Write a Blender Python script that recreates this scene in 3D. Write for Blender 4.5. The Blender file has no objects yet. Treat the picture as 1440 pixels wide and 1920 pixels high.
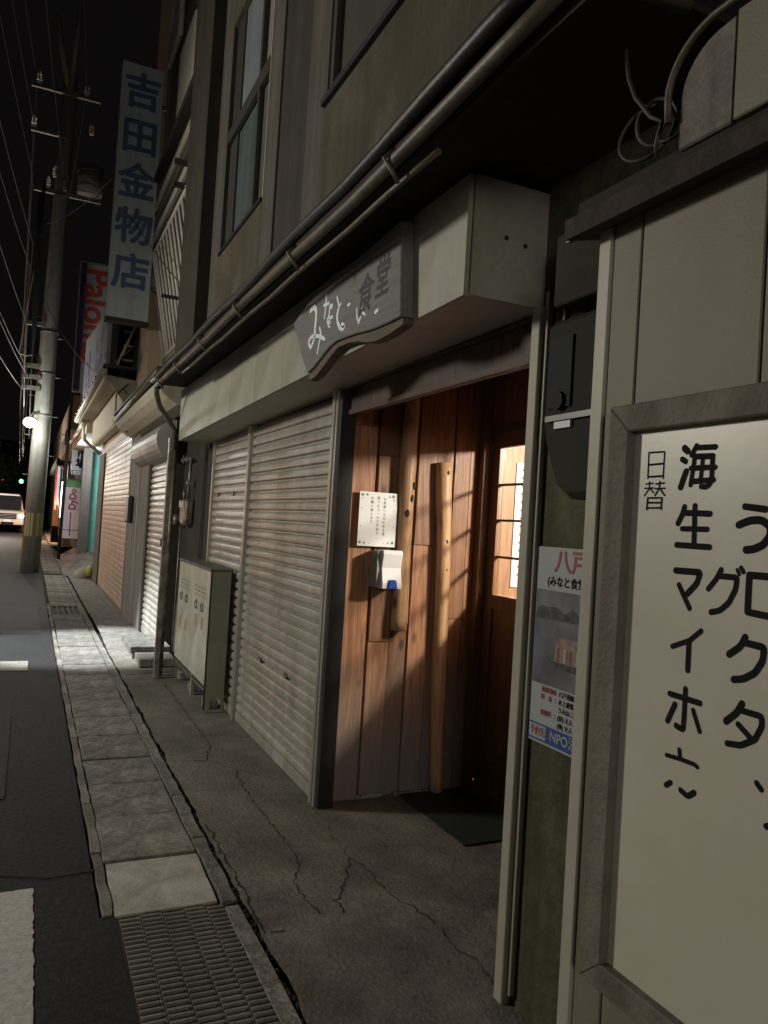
import bpy, bmesh, math, random
from mathutils import Vector, Matrix, noise
random.seed(7)
S = bpy.context.scene
COL = S.collection
rad = math.radians

# ---------------------------------------------------------------- camera
cd = bpy.data.cameras.new('camera'); cam = bpy.data.objects.new('camera', cd); COL.objects.link(cam)
cd.sensor_fit = 'VERTICAL'; cd.sensor_height = 24.0; cd.sensor_width = 18.0
cd.lens = 1442.0 / 1920.0 * 24.0; cd.clip_start = 0.05; cd.clip_end = 600
cam.matrix_world = Matrix(((0.906042, -0.063702, -0.418365, 0), (-0.418767, 0.007557, -0.908062, 0),
                           (0.061007, 0.99794, -0.01983, 1.5), (0, 0, 0, 1)))
S.camera = cam
# ---------------------------------------------------------------- world: night sky with a trace of town glow
W = bpy.data.worlds.new('World'); S.world = W; W.use_nodes = True
bg = W.node_tree.nodes['Background']; bg.inputs[0].default_value = (0.55, 0.48, 0.5, 1); bg.inputs[1].default_value = 0.0055
S.view_settings.view_transform = 'Standard'; S.view_settings.look = 'None'
S.view_settings.exposure = 0.12; S.view_settings.gamma = 1.0; S.view_settings.use_curve_mapping = False
S.render.resolution_x = 768; S.render.resolution_y = 1024

def point(name, loc, power, color, r=0.1):
    l = bpy.data.lights.new(name, 'POINT'); l.energy = power; l.color = color; l.shadow_soft_size = r
    o = bpy.data.objects.new(name, l); o.location = loc; COL.objects.link(o); return o
def spot(name, loc, target, power, color, size, blend, r=0.1):
    l = bpy.data.lights.new(name, 'SPOT'); l.energy = power; l.color = color; l.shadow_soft_size = r
    l.spot_size = rad(size); l.spot_blend = blend
    o = bpy.data.objects.new(name, l); o.location = loc; COL.objects.link(o)
    o.rotation_euler = (Vector(target) - Vector(loc)).to_track_quat('-Z', 'Y').to_euler(); return o
LAMP = (1.0, 0.935, 0.81)
spot('street_light_near', (-4.4, 6.3, 3.5), (1.3, 4.2, 1.0), 780, LAMP, 138, .55, 0.40)
point('street_light_behind', (-2.8, -7.5, 3.0), 560, (1.0, 0.93, 0.82), 0.9)
spot('low_light_middle', (-3.6, 15.2, 1.9), (1.2, 15.0, 1.1), 430, (1.0, 0.90, 0.76), 118, .8, 0.25)  # unseen low source across the road, lighting the tan shutters
spot('street_light_pool', (-2.2, 8.9, 4.6), (0.50, 8.95, 0), 4200, (0.93, 0.98, 1.0), 29, 0.55, 0.10)
point('street_light_on_pole', (-0.40, 18.2, 3.35), 95, (0.95, 1.0, 0.93), 0.10)
point('dining_room_lamp', (3.5, 2.2, 2.22), 540, (1.0, 0.84, 0.68), 0.09)
point('canopy_lamp', (1.15, 20.3, 2.75), 85, (0.95, 0.98, 1.0), 0.1)
point('van_fill_light', (-1.6, 41.5, 3.0), 900, (1.0, 0.93, 0.82), 0.2)  # unseen light added to brighten the front of the van
point('lane_glow_far', (0.9, 37.0, 1.7), 200, (1.0, 0.55, 0.28), 0.3)

# ---------------------------------------------------------------- helpers
def props(o, label=None, cat=None, group=None, kind=None):
    if label: o['label'] = label
    if cat: o['category'] = cat
    if group: o['group'] = group
    if kind: o['kind'] = kind
    return o
def thing(name, loc, label, cat, group=None):
    o = bpy.data.objects.new(name, None); o.empty_display_size = .1; o.location = loc; COL.objects.link(o)
    return props(o, label, cat, group)
def wloc(o):
    v = Vector((0, 0, 0))
    while o: v += o.location; o = o.parent
    return v
class MB:
    def __init__(s): s.v = []; s.f = []; s.sm = []
    def add(s, vs, fs, smooth=False):
        n = len(s.v); s.v += [Vector(v) for v in vs]; s.f += [tuple(i + n for i in f) for f in fs]; s.sm += [smooth] * len(fs); return s
    def box(s, x0, x1, y0, y1, z0, z1):
        vs = [(x, y, z) for x in (x0, x1) for y in (y0, y1) for z in (z0, z1)]
        return s.add(vs, [(0, 1, 3, 2), (4, 6, 7, 5), (0, 4, 5, 1), (2, 3, 7, 6), (0, 2, 6, 4), (1, 5, 7, 3)])
    def prism(s, pts, axis, a0, a1):
        # pts 2-D polygon; axis 'x': pts=(y,z); 'y': pts=(x,z); 'z': pts=(x,y)
        def P(p, a): return {'x': (a, p[0], p[1]), 'y': (p[0], a, p[1]), 'z': (p[0], p[1], a)}[axis]
        n = len(pts); vs = [P(p, a0) for p in pts] + [P(p, a1) for p in pts]
        fs = [tuple(range(n)), tuple(range(2 * n - 1, n - 1, -1))] + [(i, i + n, (i + 1) % n + n, (i + 1) % n) for i in range(n)]
        return s.add(vs, fs)
    def tube(s, pts, r, seg=8, cap=True):
        pts = [Vector(p) for p in pts]; n = len(pts); rs = r if isinstance(r, (list, tuple)) else [r] * n
        vs = []; up = None
        for i, p in enumerate(pts):
            d = (pts[min(i + 1, n - 1)] - pts[max(i - 1, 0)]).normalized()
            if up is None: up = d.orthogonal().normalized()
            up = (up - d * up.dot(d)).normalized(); q = d.cross(up)
            for k in range(seg):
                a = 2 * math.pi * k / seg; vs.append(p + (up * math.cos(a) + q * math.sin(a)) * rs[i])
        fs = [(i * seg + k, i * seg + (k + 1) % seg, (i + 1) * seg + (k + 1) % seg, (i + 1) * seg + k) for i in range(n - 1) for k in range(seg)]
        s.add(vs, fs, True)
        if cap: s.add([vs[k] for k in range(seg)], [tuple(range(seg))[::-1]]); s.add(vs[-seg:], [tuple(range(seg))])
        return s
    def sphere(s, c, r, sc=(1, 1, 1), seg=12, rings=8):
        vs = []; c = Vector(c)
        for i in range(rings + 1):
            t = math.pi * i / rings
            for k in range(seg):
                a = 2 * math.pi * k / seg
                vs.append(c + Vector((math.sin(t) * math.cos(a) * r * sc[0], math.sin(t) * math.sin(a) * r * sc[1], math.cos(t) * r * sc[2])))
        fs = [(i * seg + k, (i + 1) * seg + k, (i + 1) * seg + (k + 1) % seg, i * seg + (k + 1) % seg) for i in range(rings) for k in range(seg)]
        return s.add(vs, fs, True)
    def build(s, name, mat, parent=None, label=None, cat=None, group=None, kind=None, bevel=0, keep=False):
        lo = Vector([min(v[i] for v in s.v) for i in range(3)]); hi = Vector([max(v[i] for v in s.v) for i in range(3)])
        c = (lo + hi) / 2
        if parent is None: c.z = lo.z
        me = bpy.data.meshes.new(name); me.from_pydata([v - c for v in s.v], [], s.f)
        me.polygons.foreach_set('use_smooth', s.sm)
        bm = bmesh.new(); bm.from_mesh(me); bmesh.ops.remove_doubles(bm, verts=bm.verts, dist=1e-6)
        bmesh.ops.recalc_face_normals(bm, faces=bm.faces)
        if bevel:
            ed = [e for e in bm.edges if len(e.link_faces) == 2 and e.calc_face_angle(0) > .6 and not e.link_faces[0].smooth]
            bmesh.ops.bevel(bm, geom=ed, offset=bevel, segments=1, affect='EDGES', clamp_overlap=True)
        bm.to_mesh(me); bm.free()
        me.materials.append(mat)
        o = bpy.data.objects.new(name, me); COL.objects.link(o)
        o.location = c - (wloc(parent) if parent else Vector((0, 0, 0)))
        if parent: o.parent = parent
        return props(o, label, cat, group, kind)
def box(x0, x1, y0, y1, z0, z1): return MB().box(x0, x1, y0, y1, z0, z1)
def copyto(o, delta, parent=None):
    c = o.copy(); COL.objects.link(c); c.location = o.location + Vector(delta)
    if parent: c.parent = parent
    return c

# stroke lettering: flat round-ended strokes standing a hair proud of a board whose face is x = const and looks to -x
def stroke_mb(strokes, x, thick=0.0006):
    m = MB()
    for k, (w, pts) in enumerate(strokes):
        r = w / 2; P = [Vector((p[0], p[1])) for p in pts]
        if len(P) > 2:                                   # soften the corners
            Q = [P[0]]
            for i in range(1, len(P) - 1):
                a = min(.35, 0.9 * r / max((P[i] - P[i - 1]).length, 1e-5)); b = min(.35, 0.9 * r / max((P[i + 1] - P[i]).length, 1e-5))
                A = P[i].lerp(P[i - 1], a); B = P[i].lerp(P[i + 1], b)
                for t in (0, .33, .66, 1): Q.append(A.lerp(P[i], t).lerp(P[i].lerp(B, t), t))
            Q.append(P[-1]); P = Q
        L = []; R = []
        n = len(P)
        for i in range(n):
            d = (P[min(i + 1, n - 1)] - P[max(i - 1, 0)]).normalized(); nn = Vector((-d.y, d.x)); L.append(P[i] + nn * r); R.append(P[i] - nn * r)
        def cap(c, d):
            a0 = math.atan2(d.y, d.x); return [c + Vector((math.cos(a0 + t), math.sin(a0 + t))) * r for t in [math.pi * (j / 8 - .5) for j in range(9)]]
        d0 = (P[0] - P[1]).normalized(); d1 = (P[-1] - P[-2]).normalized(); xo = x - thick - k * 0.00008
        for i in range(n - 1): m.add([(xo, *L[i]), (xo, *L[i + 1]), (xo, *R[i + 1]), (xo, *R[i])], [(0, 1, 2, 3)])
        for c, d in ((P[0], d0), (P[-1], d1)): m.add([(xo, *q) for q in cap(c, d)], [tuple(range(9))])
    return m
FACE_STREET = Matrix(((0, 0, -1), (-1, 0, 0), (0, 1, 0)))      # reads from the street (looking to +x)
FACE_CAM = Matrix(((1, 0, 0), (0, 0, -1), (0, 1, 0)))          # reads from the near end of the street (looking to +y)
def text(body, at, size, mat, parent, face, name='lettering', bold=0.0, sx=1.0, rot=0.0, shear=0.0, align='LEFT'):
    cu = bpy.data.curves.new('t', 'FONT'); cu.body = body; cu.size = size; cu.shear = shear
    cu.align_x = align; cu.align_y = 'CENTER'; cu.resolution_u = 4; cu.extrude = .0004
    ob = bpy.data.objects.new('t', cu); COL.objects.link(ob)
    bpy.context.view_layer.update()
    me = bpy.data.meshes.new_from_object(ob.evaluated_get(bpy.context.evaluated_depsgraph_get()))
    bpy.data.objects.remove(ob)
    if bold:                                             # heavier lettering: shifted copies, each a hair deeper
        bm = bmesh.new()
        for k, (dx, dy) in enumerate(((0, 0), (1, 0), (-1, 0), (0, 1), (0, -1), (.7, .7), (-.7, .7), (.7, -.7), (-.7, -.7))):
            m2 = me.copy(); m2.transform(Matrix.Translation((dx * bold, dy * bold, -k * .00006))); bm.from_mesh(m2); bpy.data.meshes.remove(m2)
        bm.to_mesh(me); bm.free()
    R = face @ Matrix.Rotation(rot, 3, 'Z') @ Matrix.Diagonal((sx, 1, 1))
    me.transform(R.to_4x4()); me.materials.clear(); me.materials.append(mat); me.name = name
    o = bpy.data.objects.new(name, me); COL.objects.link(o); o.parent = parent; o.location = Vector(at) - wloc(parent)
    return o

# ---------------------------------------------------------------- materials
def mat(name, col, rough=.7, metal=0., var=.18, scale=5., bump=.15, bscale=60., streak=0., perobj=.0, spec=.5, grime=None, gsc=2., gam=.5, speck=0., world=False, chips=None):
    m = bpy.data.materials.new(name); m.use_nodes = True; nt = m.node_tree; N = nt.nodes; L = nt.links
    b = N['Principled BSDF']; b.inputs['Roughness'].default_value = rough; b.inputs['Metallic'].default_value = metal
    b.inputs['Specular IOR Level'].default_value = spec
    tc = N.new('ShaderNodeTexCoord')
    if world:
        ge = N.new('ShaderNodeNewGeometry')
        class _T: outputs = {'Object': ge.outputs['Position']}
        tc = _T
    ns = N.new('ShaderNodeTexNoise'); ns.inputs['Scale'].default_value = scale
    ns.inputs['Detail'].default_value = 7; ns.inputs['Roughness'].default_value = .62
    L.new(tc.outputs['Object'], ns.inputs['Vector'])
    r = N.new('ShaderNodeValToRGB'); r.color_ramp.elements[0].position = .3; r.color_ramp.elements[1].position = .72
    r.color_ramp.elements[0].color = (*[c * (1 - var) for c in col], 1); r.color_ramp.elements[1].color = (*[min(1, c * (1 + var)) for c in col], 1)
    L.new(ns.outputs['Fac'], r.inputs['Fac']); out = r.outputs['Color']
    def mul(out, fac_out, c0, c1, p0, p1):
        rr = N.new('ShaderNodeValToRGB'); rr.color_ramp.elements[0].position = p0; rr.color_ramp.elements[1].position = p1
        rr.color_ramp.elements[0].color = (*c0, 1); rr.color_ramp.elements[1].color = (*c1, 1); L.new(fac_out, rr.inputs['Fac'])
        mx = N.new('ShaderNodeMix'); mx.data_type = 'RGBA'; mx.blend_type = 'MULTIPLY'; mx.inputs['Factor'].default_value = 1
        L.new(out, mx.inputs['A']); L.new(rr.outputs['Color'], mx.inputs['B']); return mx.outputs['Result']
    if streak:
        mp = N.new('ShaderNodeMapping'); mp.inputs['Scale'].default_value = (9, 9, .5); L.new(tc.outputs['Object'], mp.inputs['Vector'])
        n2 = N.new('ShaderNodeTexNoise'); n2.inputs['Scale'].default_value = 1.3; n2.inputs['Detail'].default_value = 5; L.new(mp.outputs['Vector'], n2.inputs['Vector'])
        k = 1 - streak; out = mul(out, n2.outputs['Fac'], (k, k * .97, k * .9), (1, 1, 1), .38, .62)
    if grime:
        n3 = N.new('ShaderNodeTexNoise'); n3.inputs['Scale'].default_value = gsc; n3.inputs['Detail'].default_value = 9; n3.inputs['Roughness'].default_value = .7
        L.new(tc.outputs['Object'], n3.inputs['Vector']); out = mul(out, n3.outputs['Fac'], grime, (1, 1, 1), .5 - gam * .18, .5 + gam * .2)
    if speck:            # aggregate and pitting
        for sc_, am in ((38., speck), (150., speck * .8)):
            n4 = N.new('ShaderNodeTexNoise'); n4.inputs['Scale'].default_value = sc_; n4.inputs['Detail'].default_value = 4; n4.inputs['Roughness'].default_value = .75
            L.new(tc.outputs['Object'], n4.inputs['Vector']); out = mul(out, n4.outputs['Fac'], (1 - am,) * 3, (1 + am * .7,) * 3, .36, .66)
    if chips:            # paint worn through to what lies below
        n5 = N.new('ShaderNodeTexNoise'); n5.inputs['Scale'].default_value = 26; n5.inputs['Detail'].default_value = 9; n5.inputs['Roughness'].default_value = .8
        L.new(tc.outputs['Object'], n5.inputs['Vector']); r5 = N.new('ShaderNodeValToRGB'); r5.color_ramp.elements[0].position = .36; r5.color_ramp.elements[1].position = .40
        L.new(n5.outputs['Fac'], r5.inputs['Fac']); m5 = N.new('ShaderNodeMix'); m5.data_type = 'RGBA'; L.new(r5.outputs['Color'], m5.inputs['Factor']); m5.inputs['A'].default_value = (*chips, 1); L.new(out, m5.inputs['B']); out = m5.outputs['Result']
    if perobj:
        oi = N.new('ShaderNodeObjectInfo'); mr = N.new('ShaderNodeMapRange'); mr.inputs['To Min'].default_value = 1 - perobj; mr.inputs['To Max'].default_value = 1 + perobj
        L.new(oi.outputs['Random'], mr.inputs['Value']); vm = N.new('ShaderNodeVectorMath'); vm.operation = 'SCALE'
        L.new(out, vm.inputs[0]); L.new(mr.outputs['Result'], vm.inputs['Scale']); out = vm.outputs['Vector']
    L.new(out, b.inputs['Base Color'])
    if bump:
        nb = N.new('ShaderNodeTexNoise'); nb.inputs['Scale'].default_value = bscale; nb.inputs['Detail'].default_value = 5; L.new(tc.outputs['Object'], nb.inputs['Vector'])
        bu = N.new('ShaderNodeBump'); bu.inputs['Strength'].default_value = bump; bu.inputs['Distance'].default_value = .01
        L.new(nb.outputs['Fac'], bu.inputs['Height']); L.new(bu.outputs['Normal'], b.inputs['Normal'])
    return m
def wood(name, dark, light, rough=.6, gray=0., vert=True, knots=True, perobj=.27):
    m = bpy.data.materials.new(name); m.use_nodes = True; nt = m.node_tree; N = nt.nodes; L = nt.links
    b = N['Principled BSDF']; b.inputs['Roughness'].default_value = rough
    tc = N.new('ShaderNodeTexCoord'); oi = N.new('ShaderNodeObjectInfo')
    off = N.new('ShaderNodeVectorMath'); off.operation = 'SCALE'; off.inputs[0].default_value = (31, 17, 23); L.new(oi.outputs['Random'], off.inputs['Scale'])
    ad = N.new('ShaderNodeVectorMath'); ad.operation = 'ADD'; L.new(tc.outputs['Object'], ad.inputs[0]); L.new(off.outputs['Vector'], ad.inputs[1])
    mp = N.new('ShaderNodeMapping'); mp.inputs['Scale'].default_value = (16, 16, .9) if vert else (16, .9, 16); L.new(ad.outputs['Vector'], mp.inputs['Vector'])
    n1 = N.new('ShaderNodeTexNoise'); n1.inputs['Scale'].default_value = 1.0; n1.inputs['Detail'].default_value = 2; n1.inputs['Distortion'].default_value = .6; L.new(mp.outputs['Vector'], n1.inputs['Vector'])
    # rings of the figure: sine of the stretched noise
    ml = N.new('ShaderNodeMath'); ml.operation = 'MULTIPLY'; ml.inputs[1].default_value = 42; L.new(n1.outputs['Fac'], ml.inputs[0])
    sn = N.new('ShaderNodeMath'); sn.operation = 'SINE'; L.new(ml.outputs[0], sn.inputs[0])
    m1 = N.new('ShaderNodeMapRange'); m1.inputs['From Min'].default_value = -1; m1.inputs['To Min'].default_value = .25; m1.inputs['To Max'].default_value = .75; L.new(sn.outputs[0], m1.inputs['Value'])
    n2 = N.new('ShaderNodeTexNoise'); n2.inputs['Scale'].default_value = 5; n2.inputs['Detail'].default_value = 6; L.new(mp.outputs['Vector'], n2.inputs['Vector'])
    mx = N.new('ShaderNodeMath'); mx.operation = 'MULTIPLY_ADD'; mx.inputs[1].default_value = .55; L.new(m1.outputs['Result'], mx.inputs[0])
    h = N.new('ShaderNodeMath'); h.operation = 'MULTIPLY'; h.inputs[1].default_value = .5; L.new(n2.outputs['Fac'], h.inputs[0]); L.new(h.outputs[0], mx.inputs[2])
    r = N.new('ShaderNodeValToRGB'); r.color_ramp.elements[0].position = .2; r.color_ramp.elements[1].position = .85
    r.color_ramp.elements[0].color = (*dark, 1); r.color_ramp.elements[1].color = (*light, 1); L.new(mx.outputs[0], r.inputs['Fac']); out = r.outputs['Color']
    if knots:
        mk = N.new('ShaderNodeMapping'); mk.inputs['Scale'].default_value = (5.5, 5.5, 2.6) if vert else (5.5, 2.6, 5.5); L.new(ad.outputs['Vector'], mk.inputs['Vector'])
        vo = N.new('ShaderNodeTexVoronoi'); vo.inputs['Scale'].default_value = 1; L.new(mk.outputs['Vector'], vo.inputs['Vector'])
        kr = N.new('ShaderNodeValToRGB'); kr.color_ramp.elements[0].position = .05; kr.color_ramp.elements[1].position = .13
        kr.color_ramp.elements[0].color = (.18, .13, .1, 1); kr.color_ramp.elements[1].color = (1, 1, 1, 1); L.new(vo.outputs['Distance'], kr.inputs['Fac'])
        mm = N.new('ShaderNodeMix'); mm.data_type = 'RGBA'; mm.blend_type = 'MULTIPLY'; mm.inputs['Factor'].default_value = 1
        L.new(out, mm.inputs['A']); L.new(kr.outputs['Color'], mm.inputs['B']); out = mm.outputs['Result']
    mr = N.new('ShaderNodeMapRange'); mr.inputs['To Min'].default_value = 1 - perobj; mr.inputs['To Max'].default_value = 1 + perobj; L.new(oi.outputs['Random'], mr.inputs['Value'])
    vm = N.new('ShaderNodeVectorMath'); vm.operation = 'SCALE'; L.new(out, vm.inputs[0]); L.new(mr.outputs['Result'], vm.inputs['Scale']); out = vm.outputs['Vector']
    if gray:      # greyer towards the foot of the boards
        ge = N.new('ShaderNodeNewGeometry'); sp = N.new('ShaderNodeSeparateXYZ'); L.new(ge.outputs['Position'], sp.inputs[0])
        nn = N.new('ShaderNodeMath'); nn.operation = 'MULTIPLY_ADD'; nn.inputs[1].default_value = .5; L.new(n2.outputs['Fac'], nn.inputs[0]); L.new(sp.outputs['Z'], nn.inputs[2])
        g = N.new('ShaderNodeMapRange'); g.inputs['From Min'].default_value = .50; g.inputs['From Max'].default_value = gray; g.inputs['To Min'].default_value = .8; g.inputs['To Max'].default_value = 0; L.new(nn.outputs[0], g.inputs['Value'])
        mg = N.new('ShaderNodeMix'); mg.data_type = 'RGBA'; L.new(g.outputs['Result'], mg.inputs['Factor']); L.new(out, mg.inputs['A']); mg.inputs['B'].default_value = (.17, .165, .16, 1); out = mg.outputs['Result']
    L.new(out, b.inputs['Base Color'])
    bu = N.new('ShaderNodeBump'); bu.inputs['Strength'].default_value = .35; bu.inputs['Distance'].default_value = .004; L.new(mx.outputs[0], bu.inputs['Height']); L.new(bu.outputs['Normal'], b.inputs['Normal'])
    return m
def emit(name, col, strength):
    m = bpy.data.materials.new(name); m.use_nodes = True; b = m.node_tree.nodes['Principled BSDF']
    b.inputs['Base Color'].default_value = (*[c * .8 for c in col], 1); b.inputs['Emission Color'].default_value = (*col, 1); b.inputs['Emission Strength'].default_value = strength
    return m
def pane_glass(name='window_glass', tint=(.9, .93, .92), refl=.10):
    m = bpy.data.materials.new(name); m.use_nodes = True; nt = m.node_tree; N = nt.nodes; L = nt.links; N.remove(N['Principled BSDF'])
    t = N.new('ShaderNodeBsdfTransparent'); t.inputs[0].default_value = (*tint, 1); g = N.new('ShaderNodeBsdfGlossy'); g.inputs['Roughness'].default_value = .03
    x = N.new('ShaderNodeMixShader'); x.inputs[0].default_value = refl; L.new(t.outputs[0], x.inputs[1]); L.new(g.outputs[0], x.inputs[2]); L.new(x.outputs[0], N['Material Output'].inputs[0]); return m

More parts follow.
